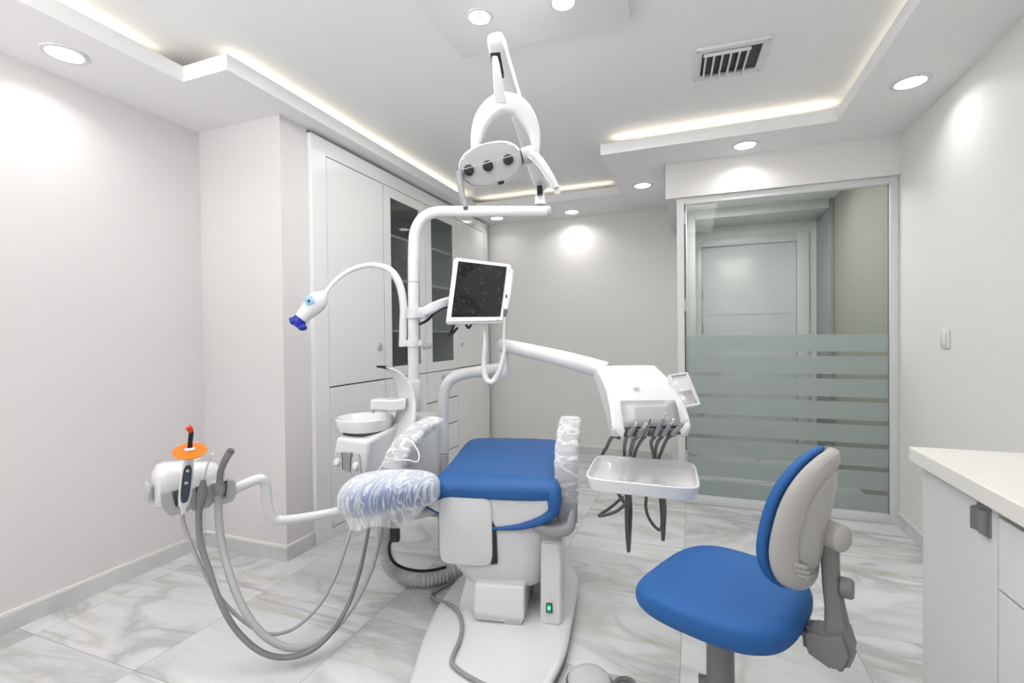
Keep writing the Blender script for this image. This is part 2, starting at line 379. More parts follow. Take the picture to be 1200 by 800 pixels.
# ------------------------------------------------------------------ lamps in the ceiling and added fill lights
LS = .22
def area(loc, size, energy, rot=(0, 0, 0), sy=None, col=(1, .985, .965), spread=PI, disk=False):
    l = bpy.data.lights.new('area_light', 'AREA'); l.energy = energy * LS; l.color = col; l.spread = spread
    l.shape = 'DISK' if disk else ('RECTANGLE' if sy else 'SQUARE'); l.size = size
    if sy: l.size_y = sy
    o = bpy.data.objects.new('light', l); COL.objects.link(o); o.location = loc; o.rotation_euler = rot; return o
def downlight(x, y, z, label, r=.072, energy=5.5, parts=True):
    t = thing('recessed_downlight', (x, y, z), label, 'ceiling light', 'recessed ceiling downlights')
    MB().lathe([(r * .86, -.001), (r * .9, -.006), (r * 1.12, -.006), (r * 1.18, -.001)], (x, y, z)).build('trim_ring', 'white', t)
    MB().lathe([(.0001, -.004), (r * .86, -.004), (r * .87, -.001)], (x, y, z)).build('lit_disc', 'lampdisc', t)
    area((x, y, z - .02), r * 1.7, energy, disk=True, spread=2.5)
downlight(-2.541, 1.274, H, 'lit round recessed downlight in the lowered ceiling border beside the left wall')
downlight(1.029, 2.959, H, 'lit round recessed downlight in the ceiling border beside the right wall')
downlight(.335, 3.531, H, 'lit round recessed downlight above the header of the glass door')
downlight(-.382, 4.149, H, 'lit round recessed downlight just left of the glass door header, near the back')
downlight(-1.134, 4.758, H, 'lit round recessed downlight close to the back wall, right of the lamp arm', energy=8)
downlight(-1.93, 4.70, H, 'half hidden recessed downlight beside the far top corner of the white cupboard', energy=2)
downlight(-.838, 1.872, 2.612, 'dazzling recessed downlight in the ceiling right above the dental lamp arm', .05)
downlight(atz(660, 2, 2.612).x, atz(660, 2, 2.612).y, 2.612, 'dazzling recessed downlight at the top picture edge, right of the lamp arm', .05)
for x, y in ((-2.54, -.1), (1.03, 1.5), (1.03, .1)): area((x, y, H - .02), .12, 6.5, disk=True, spread=2.5)
area((-.75, 1.9, HC - .06), 2.0, 115, sy=2.3)                       # added soft fill under the ceiling, no such fixture in the room
area((-1.45, -.75, 1.95), 1.4, 225, rot=(math.radians(165), 0, 0), sy=.7)   # added unseen uplight behind the camera, brightens the ceiling
area((.40, 4.45, H - .03), .7, 66, sy=.8)              # added fill that brightens the corridor, stands for no visible fixture
# warm light strips hidden in the ceiling border
WARM = (1, .92, .74)
def strip(x0, y0, x1, y1, e):
    c = ((x0 + x1) / 2, (y0 + y1) / 2, HT + .012)
    area(c, abs(x1 - x0) + .02, e, rot=(PI, 0, 0), sy=abs(y1 - y0) + .02, col=WARM)
strip(-2.40, -.8, -2.40, 1.56, 4); strip(-2.10, 1.70, -2.10, 4.3, 4.8); strip(-2.0, 4.45, -.66, 4.45, 2.2); strip(-.50, 3.45, .82, 3.45, 3.4); strip(.92, -.8, .92, 3.36, 7)

# ------------------------------------------------------------------ ceiling vent
vent = thing('air_vent', (.186, 2.685, HC), 'white rectangular air vent grille with dark slots in the ceiling', 'vent')
vm = frame((.186, 2.685, HC), (1, .05, 0), (-.05, 1, 0), (0, 0, 1))
b = MB()
for lo, hi in (((-.165, -.150, -.016), (.165, -.115, 0)), ((-.165, .115, -.016), (.165, .150, 0)), ((-.165, -.115, -.016), (-.135, .115, 0)), ((.135, -.115, -.016), (.165, .115, 0))): b.box(lo, hi, .003, mat=vm)
b.build('frame', 'white', vent)
MB().box((-.135, -.115, -.004), (.135, .115, -.001), mat=vm).build('backing', 'black', vent)
for k in range(6):
    x = -.118 + k * .0385
    MB().box((x - .004, -.105, -.030), (x + .004, .135, -.014), .001, mat=vm).build('vane', 'white', vent)
MB().box((-.130, -.108, -.026), (.085, -.094, -.012), .002, mat=vm).build('cross_bar', 'white', vent)
for x in (-.155, .155):
    for y in (-.138, .138): MB().lathe([(.005, -.016), (.005, -.013)], vm @ V((x, y, 0)), n=10).build('screw', 'grey', vent)

# light switch
sw = thing('light_switch', (XR, 3.14, 1.17), 'small white light switch on the right wall beside the glass door', 'switch')
MB().box((XR - .010, 3.098, 1.163), (XR - .0005, 3.182, 1.262), .003).build('plate', 'white', sw)
MB().box((XR - .016, 3.112, 1.178), (XR - .010, 3.168, 1.247), .003).build('rocker', 'gloss', sw)

# ------------------------------------------------------------------ built-in cupboard
XC = -2.114
cb = thing('built_in_cupboard', (-2.4, 3.55, 0), 'tall glossy white built-in cupboard with two glass doors along the left wall', 'cupboard')
c = MB()
c.box((-2.70, 2.256, 0), (XC - .023, 2.30, 2.477)); c.box((-2.70, 4.82, 0), (XC - .023, 4.866, 2.477))
c.box((-2.70, 2.30, 2.40), (XC - .03, 4.82, 2.478)); c.box((-2.70, 2.30, .9), (XC - .024, 4.82, .985)); c.box((-2.70, 2.30, .0), (XC - .03, 4.82, .06))
c.box((-2.70, 2.925, .95), (XC - .03, 2.955, 2.42)); c.box((-2.70, 4.117, .95), (XC - .03, 4.15, 2.42)); c.box((-2.70, 2.26, 0), (-2.68, 4.86, 2.47))
c.box((XC - .05, 2.30, .02), (XC - .026, 4.82, .93))
c.build('carcass', 'inside', cb)
fr = MB()
fr.box((XC - .055, 2.2515, 0), (XC, 2.2555, 2.478)); fr.box((XC - .022, 2.2556, 0), (XC, 2.376, 2.478)); fr.box((XC - .022, 4.754, 0), (XC, 4.868, 2.478)); fr.box((XC - .022, 2.376, 2.380), (XC, 4.754, 2.478)); fr.box((XC - .022, 2.376, 0), (XC, 4.754, .062))
fr.build('face_frame', 'lacquer', cb, bev=.0015)
gp = MB(); gp.box((XC - .0255, 2.376, .062), (XC - .0225, 2.955, 2.38)); gp.box((XC - .0255, 4.115, .062), (XC - .0225, 4.754, 2.38)); gp.box((XC - .0255, 2.955, .062), (XC - .0225, 4.115, .95)); gp.build('shadow_gap', 'gap', cb)
def knob(y, z, par):
    k = MB(); k.box((XC - .001, y - .022, z - .026), (XC + .006, y + .022, z + .026), .003); k.box((XC + .004, y - .014, z - .018), (XC + .02, y + .014, z + .018), .006, 3)
    return k.build('handle', 'nickel', par)
def cdoor(y0, y1, z0, z1, name='door', h=None):
    o = MB().box((XC - .021, y0 + .0035, z0 + .0045), (XC, y1 - .0035, z1 - .0045)).build(name, 'lacquer', cb, bev=.0015)
    if h: knob(*h, o)
    return o
cdoor(2.376, 2.955, .945, 2.378, h=(2.888, 1.187)); cdoor(2.376, 2.955, .064, .945); cdoor(2.955, 3.54, .064, .945)
cdoor(4.115, 4.752, .945, 2.378, h=(4.20, 1.183)); cdoor(4.115, 4.752, .064, .945)
for z0, z1, h in ((.68, .945, (3.83, .885)), (.44, .68, None), (.20, .44, None), (.064, .20, None)): cdoor(3.54, 4.115, z0, z1, 'drawer', h)
for y0, y1, p0, p1, hy in ((2.955, 3.54, 3.045, 3.455, 3.505), (3.54, 4.115, 3.64, 4.045, 3.588)):
    g = MB(); x0, x1 = XC - .021, XC
    g.box((x0, y0 + .003, .948), (x1, p0, 2.375)); g.box((x0, p1, .948), (x1, y1 - .003, 2.375)); g.box((x0, p0, .948), (x1, p1, 1.03)); g.box((x0, p0, 2.30), (x1, p1, 2.375))
    o = g.build('glass_door', 'lacquer', cb); knob(hy, 1.172, o)
    MB().box((XC - .012, p0, 1.03), (XC - .008, p1, 2.30)).build('pane', 'cab_glass', o)
for z in (1.30, 1.70, 2.03):
    MB().box((-2.68, 2.956, z - .010), (XC - .032, 4.116, z + .010)).build('shelf', 'white', cb)

# ------------------------------------------------------------------ counter at the right wall
XK = .682
def unit(y0, y1, label):
    t = thing('base_cabinet', ((XK + XR) / 2, (y0 + y1) / 2, 0), label, 'cabinet')
    k = MB(); k.box((XK + .022, y0 + .001, .06), (XR - .002, y1 - .001, .828)); k.box((XK + .06, y0 + .001, 0), (XR - .002, y1 - .001, .06)); k.build('carcass', 'lacquer2', t)
    return t
t1 = unit(1.474, 1.872, 'white base cabinet with a plain door at the end of the right counter')
dr = MB().box((XK, 1.476, .062), (XK + .02, 1.871, .832)).build('door', 'lacquer2', t1, bev=.0015)
hk = MB(); hk.box((XK - .006, 1.498, .745), (XK + .001, 1.555, .818), .003)
ring = []
for k, (yy, dx) in enumerate(((1.502, .010), (1.508, .020), (1.525, .017), (1.542, .023), (1.549, .010))): ring.append([(XK - .004, yy, .75), (XK - dx, yy, .754), (XK - dx, yy, .810), (XK - .004, yy, .813)])
hk.loft([[V(p) for p in r] for r in ring]); hk.build('handle', 'pull', dr)
t2 = unit(.872, 1.472, 'white base cabinet with drawers at the right picture edge under the counter')
for z0, z1 in ((.638, .808), (.352, .632), (.062, .346)): MB().box((XK, .874, z0), (XK + .02, 1.471, z1)).build('drawer', 'lacquer2', t2, bev=.0015)
MB().box((XK + .015, .874, .809), (XK + .0215, 1.471, .829)).build('finger_gap', 'grey', t2)
tag(MB().box((.655, .85, .834), (XR - .001, 1.902, .881)).build('countertop', 'worktop', bev=.004), 'cream white countertop slab on the base cabinets along the right wall', 'countertop')

# ------------------------------------------------------------------ dental chair
CO = V((-.80, 1.89, 0)); CD = V((-.21, .978, 0)).normalized(); CU = V((CD.y, -CD.x, 0))
ZU = V((0, 0, 1))
def C(u, v, z): return CO + CU * u + CD * v + ZU * z
ch = thing('dental_chair', C(0, .1, 0), 'blue and white dental patient chair on an oval white floor plate', 'dental chair')
outline = [(-.533, 2.30), (-.500, 2.10), (-.478, 1.93), (-.459, 1.77), (-.462, 1.62), (-.49, 1.46), (-.54, 1.32), (-.62, 1.19), (-.72, 1.14), (-.81, 1.17), (-.885, 1.28), (-.945, 1.45), (-1.03, 1.69), (-1.085, 1.92), (-1.10, 2.16), (-1.06, 2.38), (-.92, 2.50), (-.72, 2.50), (-.59, 2.42)]
oc = crom([V((x, y, 0)) for x, y in outline + outline[:1]], 4)[:-1]; cen = sum(oc, V()) / len(oc)
def oring(s, z): return [cen + (p - cen) * s + ZU * z for p in oc]
MB().loft([oring(.985, .0), oring(.992, .034)]).build('base_rim', 'dgrey', ch)
MB().loft([oring(.99, .033), oring(1, .036), oring(1, .044), oring(.985, .05), oring(.93, .056), oring(.6, .06)]).build('base_plate', 'base', ch)
mc = MB()
mc.loft([sring(C(uc, .203, z), CU, CD, a, d, 4, 40) for z, uc, a, d in ((.155, .02, .15, .17), (.175, .015, .185, .195), (.24, .0, .218, .205), (.33, -.006, .232, .21), (.44, -.008, .24, .212), (.475, -.008, .238, .21), (.49, -.008, .22, .19))])
mc.build('pedestal_cover', 'shell', ch)
fp = MB(); fp.loft([sring(C(-.128, v, .415), CU, ZU, .118 * s, .148 * s, 7, 40) for v, s in ((.05, 1), (-.016, 1), (-.022, .985), (-.024, .95))]); fp.build('front_panel', 'shell', ch)
sl = MB(); sl.prism([C(-.012, -.0155, .47), C(.006, -.0155, .43), C(.009, -.0155, .28), C(-.018, -.0155, .272), C(-.010, -.0155, .33)], CD * .02); sl.build('slot', 'black', ch)
lb = MB(); lb.loft([[C(-.072, -.078, .066), C(.118, -.078, .060), C(.135, .26, .06), C(-.06, .26, .066)], [C(-.082, -.084, .10), C(.132, -.084, .09), C(.14, .26, .1), C(-.07, .26, .1)], [C(-.085, -.045, .20), C(.128, -.045, .20), C(.14, .26, .2), C(-.07, .26, .2)]]); lb.build('lift_housing', 'shell', ch, bev=.008)
MB().lathe([(.0001, 0), (.03, 0), (.036, .004), (.036, .03)], C(.084, -.082, .062), -CD * -1, n=28).build('roller', 'lgrey', ch)
lw = MB(); lw.loft([[C(-.165, .0, .055), C(-.085, -.005, .055), C(-.075, .3, .055), C(-.165, .3, .055)], [C(-.165, .0, .09), C(-.085, -.005, .09), C(-.075, .3, .09), C(-.165, .3, .09)], [C(-.125, .04, .23), C(-.09, .04, .23), C(-.09, .3, .23), C(-.12, .3, .23)]]); lw.build('lift_leg', 'shell', ch, bev=.004)
rp = MB(); rp.prism([C(.195, -.057, .055), C(.195, .025, .365), C(.195, .06, .385), C(.195, .25, .41), C(.195, .33, .30), C(.195, .36, .055)], CU * .088, .007); rp.build('lift_post', 'shell', ch)
MB().prism([C(.186, .02, .375), C(.186, .05, .42), C(.186, .26, .44), C(.186, .26, .39)], CU * .09, .012).build('post_cap', 'shell', ch)
def pmat(u, z):                                        # frame on the leaning front of the post
    s = (z - .055) / .31; o = C(u, -.057 + .082 * s - .001, z); up = (C(0, .082, .31) - C(0, 0, 0)).normalized(); return frame(o, CU, up.cross(CU), up)
MB().box((-.013, -.008, -.018), (.013, .0035, .018), .002, mat=pmat(.232, .12)).build('switch_frame', 'black', ch)
pw = MB().box((-.010, -.008, -.015), (.010, .0065, .015), .002, mat=pmat(.232, .12)); pw = None
pws = MB(); pws.box((-.0095, -.012, -.014), (.0095, -.006, .014), .002, mat=pmat(.232, .12)); po = pws.build('power_switch', 'green', ch); po['label'] = 'green lit power switch'
MB().box((-.004, -.0135, -.004), (.004, -.0118, .006), mat=pmat(.232, .12)).build('indicator', 'greenspot', po)
MB().prism([C(.286, .10, .052), C(.286, .16, .012), C(.286, .37, .012), C(.286, .37, .052)], CU * .006).build('post_edge', 'dgrey', ch)
# seat pan and its blue edge
pan = MB(); poly = [(-.34, .535), (-.26, .492), (-.16, .462), (0, .435), (.12, .447), (.21, .475), (.262, .51), (.278, .56), (-.30, .56)]
pan.loft([[C(u * k, v, .56 - (.56 - z) * kz) for u, z in poly] for v, k, kz in ((-.014, 1, 1), (.10, 1, .98), (.45, .97, .8), (.75, .9, .4))]); pan.build('seat_pan', 'shell', ch)
e1 = MB(); e1.tube([C(.236, .06, .604), C(.248, .012, .585), C(.255, -.004, .548), C(.247, -.010, .508), (C(.200, -.014, .474)), C(.12, -.018, .446), C(.045, -.018, .434), C(-.01, -.018, .430)], [.036, .036, .030, .024, .019, .014, .009, .006]); e1.build('edge_trim', 'blue', ch)
e2 = MB(); e2.tube([C(-.37, .02, .542), C(-.29, -.008, .500), C(-.22, -.012, .475), C(-.15, -.012, .462)], [.003, .005, .0055, .003]); e2.build('edge_trim', 'blue', ch)
seat = MB(); rows = []
for v, zb, zt, uL, uR in ((-.030, .575, .590, -.20, .20), (-.026, .558, .608, -.255, .245), (-.012, .550, .624, -.275, .258), (.010, .545, .638, -.283, .266), (.045, .542, .646, -.286, .268), (.10, .542, .642, -.286, .256), (.22, .545, .636, -.288, .252), (.45, .548, .640, -.298, .258), (.68, .553, .646, -.312, .266), (.78, .560, .645, -.310, .262), (.83, .572, .636, -.295, .25), (.845, .585, .622, -.26, .23)):
    rows.append(sring(C((uL + uR) / 2, v, (zb + zt) / 2), CU, ZU, (uR - uL) / 2, (zt - zb) / 2, 4.2, 48))
seat.loft(rows); seat.build('seat_cushion', 'blue', ch, sub=1)
wg = MB(); wg.tube([C(-.12, .03, .59), C(-.20, .004, .583), C(-.265, -.004, .562), C(-.315, -.03, .532)], [.02, .036, .027, .004]); wg.build('seat_wing', 'blue', ch)
# padded end cushion
HC_ = at(458, 577, 2.04); hx = (R * .995 + F * .06 + U * .03).normalized(); hx = V((hx.x, hx.y, hx.z)); hy = V((-hx.y, hx.x, 0)).normalized(); hz = hx.cross(hy).normalized()
def cushion(sc_, dz=0):
    rr = []
    for s, a, b_, dzz in ((-.205, .03, .03, -.02), (-.20, .07, .045, -.014), (-.18, .115, .062, -.008), (-.13, .145, .075, 0), (-.05, .15, .078, .004), (.04, .142, .074, .008), (.12, .12, .066, .010), (.17, .095, .056, .010), (.195, .06, .04, .008), (.202, .03, .02, .006)):
        rr.append(sring(HC_ + hx * (s * sc_) + hz * (dzz + dz), hy, hz, a * sc_, b_ * sc_, 2.6, 40))
    return rr
cu = MB(); cu.loft(cushion(1.0)); cu.build('end_cushion', 'blue', ch, sub=1)
bk = MB(); bk.box((-.02, -.025, -.135), (.02, .025, -.05), .008, mat=frame(at(462, 585, 2.12), hx, hy, hz)); bk.box((-.05, -.02, -.165), (-.01, .02, -.10), .006, mat=frame(at(470, 590, 2.12), hx, hy, hz)); bk.build('cushion_bracket', 'black', ch)
lk = MB(); lk.tube([at(458, 600, 2.14), at(490, 602, 2.12), C(-.2, .1, .51)], [.018, .022, .03]); lk.build('cushion_arm', 'lgrey', ch)
# arm rests
def arm(path, name='armrest'):
    a = MB(); a.band(path, [.09, .094, .096, .096, .094, .08], [.036, .042, .044, .04, .036, .02], CU); return a.build(name, 'armgrey', ch)
pr = [C(.306, .055, .445), C(.306, .06, .53), C(.304, .085, .635), C(.304, .15, .72), C(.308, .25, .785), C(.314, .36, .820)]
arm(pr)
br = MB(); br.band([C(.17, .03, .446), C(.23, .022, .430), C(.285, .026, .428), C(.318, .04, .446), C(.330, .055, .50)], [.09, .10, .10, .10, .09], [.04, .05, .052, .045, .03], CD); br.build('armrest_bracket', 'grey', ch)
pl = [at(455, 575, 2.16), at(459, 552, 2.18), at(468, 530, 2.24), at(480, 515, 2.32), at(494, 502, 2.42), at(510, 494.5, 2.52)]
al = MB(); al.band(pl, [.085, .095, .10, .095, .085, .065], [.04, .042, .042, .04, .034, .02], (R + CU * .4)); al.build('armrest', 'armgrey', ch)
bl = MB(); bl.band([C(-.12, .12, .47), C(-.28, .1, .455), pl[0] - ZU * .03, pl[0] + ZU * .05], [.08, .09, .09, .08], [.04, .045, .045, .03], CD); bl.build('armrest_bracket', 'grey', ch)
pv = MB(); pv.lathe([(.03, 0), (.034, .004), (.034, .03), (.026, .036), (.0001, .037)], C(.287, .40, .60), CU, n=24); pv.build('pivot_cap', 'deepblue', ch)

# plastic covers (lie on the chair)
pc = MB(); pr_ = cushion(1.035)
pc.loft(pr_); sk = []
n_ = 40
for s, kz in ((0, 0), (1, .45), (2, 1)):
    ringp = []
    for k in range(n_):
        th = 2 * PI * k / n_; cs, sn = math.cos(th), math.sin(th); w = 1 - .10 * s - .03 * math.sin(7 * th + s)
        p = HC_ + hx * (.19 * cs * w - .02 * s) + hy * (.135 * sn * w) - hz * (.02 + .045 * s + .012 * math.sin(5 * th) * (s > 0)); ringp.append(p)
    sk.append(ringp)
pc.loft(sk, caps=False)
tag(pc.build('plastic_cover', 'cushfilm', sub=1), 'crinkled clear plastic cover stretched over the blue cushion left of the chair seat', 'plastic cover')
def sleeve(path, side, w, th, label):
    s = MB(); P = crom(path, 10); rings = []; sd = V(side).normalized()
    for i, p in enumerate(P):
        t = (P[min(i + 1, len(P) - 1)] - P[max(i - 1, 0)]).normalized(); x = (sd - t * sd.dot(t)).normalized(); y = t.cross(x)
        j = .0012 * math.sin(i * 1.7) + .0012 * math.sin(i * .9 + 1)
        rings.append(sring(p, x, y, w / 2 + j, th / 2 + j * .6, 3.5, 24))
    s.loft(rings); return tag(s.build('plastic_sleeve', 'armfilm', ang=25), label, 'plastic cover')
sleeve([pr[1]] + pr[2:5] + [C(.316, .375, .828)], CU, .108, .054, 'shiny clear plastic sleeve on the right armrest of the dental chair')
sl2 = sleeve([pl[1], pl[2], pl[3], pl[4], at(511.5, 493.5, 2.53)], (R + CU * .4), .108, .054, 'shiny clear plastic sleeve on the left armrest beside the spittoon')
eb = MB(); eb.tube([at(462, 539, 2.17), at(478, 539, 2.15), at(489, 541, 2.17), at(491, 532, 2.2), at(486, 522, 2.22), at(478, 514, 2.25)], .0035, n=8); eb.build('elastic_band', 'white', sl2)

# ------------------------------------------------------------------ spittoon unit
TU = 2.6
un = thing('spittoon_unit', at(470, 600, 2.7) * 1.0 - ZU * at(470, 600, 2.7).z, 'white spittoon unit with round bowl standing behind the left armrest', 'spittoon')
bowlc = at(427.5, 494, 2.52)
bx = (at(470, 500, 2.7) - at(405, 530, 2.45)); bx.z = 0; bx.normalize(); by = V((-bx.y, bx.x, 0))   # axis of the console, front to back
bo = bowlc.copy()
# console under the bowl: front face with control panel toward the camera's left
fl, frr = at(389, 548, 2.36), at(424, 560, 2.34)
con = MB()
f0 = [at(388, 547, 2.38), at(427, 561, 2.33), at(431, 517, 2.33), at(394, 512, 2.38)]
f1 = [at(400, 552, 2.62), at(452, 556, 2.50), at(462, 500, 2.50), at(409, 504, 2.62)]
f2 = [at(440, 548, 2.78), at(484, 545, 2.66), at(489, 478, 2.66), at(448, 484, 2.78)]
con.loft([f0, f1, f2]); con.build('console', 'white', un, bev=.018)
cp0, cp1, cp2, cp3 = [p - F * .012 for p in (at(389.5, 546, 2.375), at(424, 557, 2.33), at(424.5, 531, 2.33), at(391, 528, 2.375))]
def bil(a, b_, c_, d_, s, t_): return (a * (1 - s) + b_ * s) * (1 - t_) + (d_ * (1 - s) + c_ * s) * t_
pn = MB(); pn.prism([bil(cp0, cp1, cp2, cp3, s, t_) for s, t_ in ((.38, .02), (.64, .02), (.60, .55), (.66, .98), (.34, .98), (.40, .5))], F * .02); pn.build('control_panel', 'grey', un)
for s0, s1 in ((.02, .36), (.66, .98)):
    k = MB(); sm = (s0 + s1) / 2; k.prism([bil(cp0, cp1, cp2, cp3, s, t_) for s, t_ in ((s0, .02), (s1, .02), (s1 - .02, .5), (s1 - .08, .95), (s0 + .1, .97), (s0 + .01, .55))], F * .02); po = k.build('knob_plate', 'lgrey', un)
    kk = MB(); kk.lathe([(.017, 0), (.016, .014), (.012, .02), (.0001, .021)], bil(cp0, cp1, cp2, cp3, sm, .42) , -F, n=24); kk.build('knob', 'white', po)
# bowl
bw = MB(); bw.lathe([(.10, -.05), (.135, -.034), (.147, .0), (.148, .024), (.144, .028), (.138, .026), (.12, .0), (.05, -.025), (.0001, -.03)], bowlc, ZU, n=56); bw.build('bowl', 'ceramic', un)
MB().lathe([(.10, -.068), (.112, -.062), (.112, -.05), (.05, -.045)], bowlc, ZU, n=40).build('bowl_seat', 'dgrey', un)
# sweeping neck from console up to the cup shelf
nk = MB()
nk.band([at(432, 557, 2.46), at(453, 540, 2.48), at(467, 519, 2.50), at(474, 495, 2.52), at(476.5, 470, 2.54), at(473, 452, 2.54), at(466, 440, 2.53), at(457.5, 433, 2.51), at(448.5, 430, 2.48)], [.16, .16, .17, .17, .15, .13, .11, .09, .05], [.05, .045, .04, .03, .024, .016, .012, .010, .009], by, per=6); nk.build('neck', 'white', un)
MB().band([at(453, 431, 2.495), at(449, 430, 2.48), at(444.5, 429.5, 2.46)], [.055, .05, .045], [.014, .016, .012], by).build('spout_tip', 'black', un)
cs = MB(); cs.loft([[at(433, 479.5, 2.45), at(434, 468, 2.45), at(446, 464.5, 2.60), at(446, 476, 2.60)], [at(458, 482, 2.45), at(459, 469, 2.45), at(468, 465, 2.60), at(468, 477, 2.60)], [at(475, 480, 2.47), at(476, 467, 2.47), at(478, 463, 2.62), at(478, 476, 2.62)]]); cs.build('cup_shelf', 'white', un, bev=.008)
MB().tube([at(437, 479, 2.5), at(437, 484, 2.5)], .008, smooth=False).build('nozzle', 'lgrey', un)
hs = MB(); hc = at(487, 540, 2.80)
hs.loft([sring(V((hc.x, hc.y, z)), R, F, a, d, 3, 36) for z, a, d in ((.34, .12, .11), (.38, .145, .135), (.55, .155, .15), (.70, .155, .15), (.77, .15, .145), (.795, .13, .12), (.80, .09, .09))]); hs.build('housing', 'white', un)
MB().prism([at(456, 552, 2.5), at(469, 549, 2.5), at(469, 539.5, 2.5), at(457, 541, 2.5)], F * .05).build('vent_slot', 'grey', un)
bt = MB(); bt.tube([at(497, 535, 2.55), at(501, 545, 2.52), at(508, 556, 2.5)], [.045, .04, .02]); bt.build('water_bottle', 'clear', un)
bb = MB(); bb.tube([V((hc.x, hc.y, .40)), C(-.12, .52, .38), C(0, .40, .36)], [.06, .06, .06], n=20); bb.build('carrier_arm', 'shell', un)

# small drinking glass on the cup shelf
gpos = at(452, 466.5, 2.53)
tag(MB().lathe([(.0001, 0), (.022, 0), (.027, .075), (.0255, .075), (.021, .004), (.0001, .004)], gpos, ZU, n=28).build('drinking_glass', 'clear'), 'small clear tumbler standing on the cup shelf of the spittoon unit', 'glass')

# ------------------------------------------------------------------ lamp pole, arm and operating lamp
TP = 2.66
lp = thing('operating_lamp', at(484, 480, TP), 'white dental operating lamp with three bulbs on a tall curved pole', 'dental lamp')
pole = MB()
ptop = [at(484.5, 470, TP), at(484.5, 420, TP), at(484.5, 340, TP), at(484.8, 292, TP), at(486.5, 272, TP), at(494, 257, TP), at(507, 249.5, TP), at(525, 247.8, TP), at(560, 247.8, TP), at(644, 247.5, TP)]
pole.tube(ptop, .0305, n=24); pole.build('pole', 'gloss', lp)
MB().lathe([(.0308, 0), (.0313, .001), (.0313, .004), (.0308, .005)], at(484.5, 331, TP), ZU).build('joint_ring', 'grey', lp)
sk_ = MB(); a0, a1 = at(483, 481, TP), at(483, 445, TP); sk_.lathe([(.048, 0), (.052, .006), (.052, (a1 - a0).length - .006), (.048, (a1 - a0).length)], a0, ZU); sk_.build('socket', 'white', lp)
MB().lathe([(.0001, 0), (.029, 0), (.031, .004), (.031, .02)], at(645, 247.5, TP), -R).build('end_cap', 'lgrey', lp)
pp = MB(); pp.loft([sring(at(633, y, TP), R, F, a, a * .9, 3, 24) for y, a in ((240, .032), (230, .026), (221, .022), (212, .020))]); pp.build('arm_post', 'white', lp)
A0, A1 = at(633.5, 216, 2.62), at(583, 55, 1.84)
ax = (A1 - A0).normalized(); sx_ = R - ax * R.dot(ax); sx_.normalize(); sy_ = ax.cross(sx_)
sa = MB(); sa.loft([sring(A0 + ax * l, sx_, sy_, a, b_, 4, 24) for l, a, b_ in ((-.03, .026, .02), (0, .036, .028), (.10, .036, .03), (.6 * (A1 - A0).length, .032, .03), ((A1 - A0).length - .06, .032, .034), ((A1 - A0).length, .034, .036), ((A1 - A0).length + .035, .030, .03), ((A1 - A0).length + .045, .022, .02))]); sa.build('spring_arm', 'white', lp)
MB().prism([at(629.5, 228, 2.585), at(636, 227, 2.585), at(635.5, 217, 2.555), at(629.5, 217, 2.555)], F * .03).build('arm_slot', 'black', lp)
MB().prism([at(574.5, 62, 1.772), at(586, 61, 1.772), at(590.5, 86, 1.80), at(586, 88, 1.80), at(576.5, 82, 1.79)], F * .03).build('arm_slot', 'black', lp)
st = MB(); st.loft([sring(at(x, y, t), R, F, a, .013, 4, 20) for x, y, t, a in ((580, 68, 1.765, .010), (581, 76, 1.765, .014), (583, 92, 1.78, .017), (585, 110, 1.81, .020), (587, 122, 1.83, .022))]); st.build('yoke_stem', 'white', lp)
# yoke
ya_ = [at(x, y, t) for x, y, t in ((556, 178, 1.84), (558.5, 160, 1.84), (565, 141, 1.84), (578, 126, 1.845), (593, 121, 1.85), (609, 127, 1.87), (621, 143, 1.89), (627, 162, 1.91), (628, 184, 1.92))]
yk = MB(); P = crom(ya_, 6); rr = []
for i, p in enumerate(P):
    f = i / (len(P) - 1); t = (P[min(i + 1, len(P) - 1)] - P[max(i - 1, 0)]).normalized(); nx = t.cross(F).normalized(); w = .014 + .024 * math.sin(PI * f) ** 1.2
    rr.append(sring(p, nx, F, w, .026, 4, 20))
yk.loft(rr); yk.build('yoke', 'white', lp)
# head
lc = at(574.5, 193, 1.82)
ex_ = (at(607, 183, 1.84) - at(541, 200, 1.82)).normalized(); nn = (-F * .90 - U * .40 - R * .10); nn = (nn - ex_ * nn.dot(ex_)).normalized(); ey_ = nn.cross(ex_)
hd_ = MB()
hd_.loft([sring(lc + ex_ * .022 * k + nn * d, ex_, ey_, a, b_, 2.3, 48) for d, a, b_, k in ((.012, .114, .070, 0), (.016, .119, .075, 0), (.006, .122, .078, 0), (-.02, .122, .078, .5), (-.05, .112, .068, 1), (-.078, .085, .05, 1.4), (-.094, .05, .028, 1.6))]); hd_.build('lamp_head', 'white', lp)
MB().loft([sring(lc + nn * d, ex_, ey_, a, b_, 2.3, 48) for d, a, b_ in ((.0125, .105, .062), (.0185, .113, .069))]).build('reflector', 'reflector', lp)
lens = MB(); lens.loft([sring(lc + nn * d, ex_, ey_, a, b_, 2.3, 48) for d, a, b_ in ((.019, .117, .074), (.040, .114, .071), (.052, .100, .06), (.058, .07, .04), (.060, .03, .015))]); lens.build('clear_cover', 'lens', lp)
cr = MB(); cr.tube([lc + ex_ * x + ey_ * (.012 + .02 * x) + nn * (.062 - .9 * x * x) for x in (-.112, -.06, 0, .06, .10)], .0012, n=6); cr.build('cover_seam', 'white', lp)
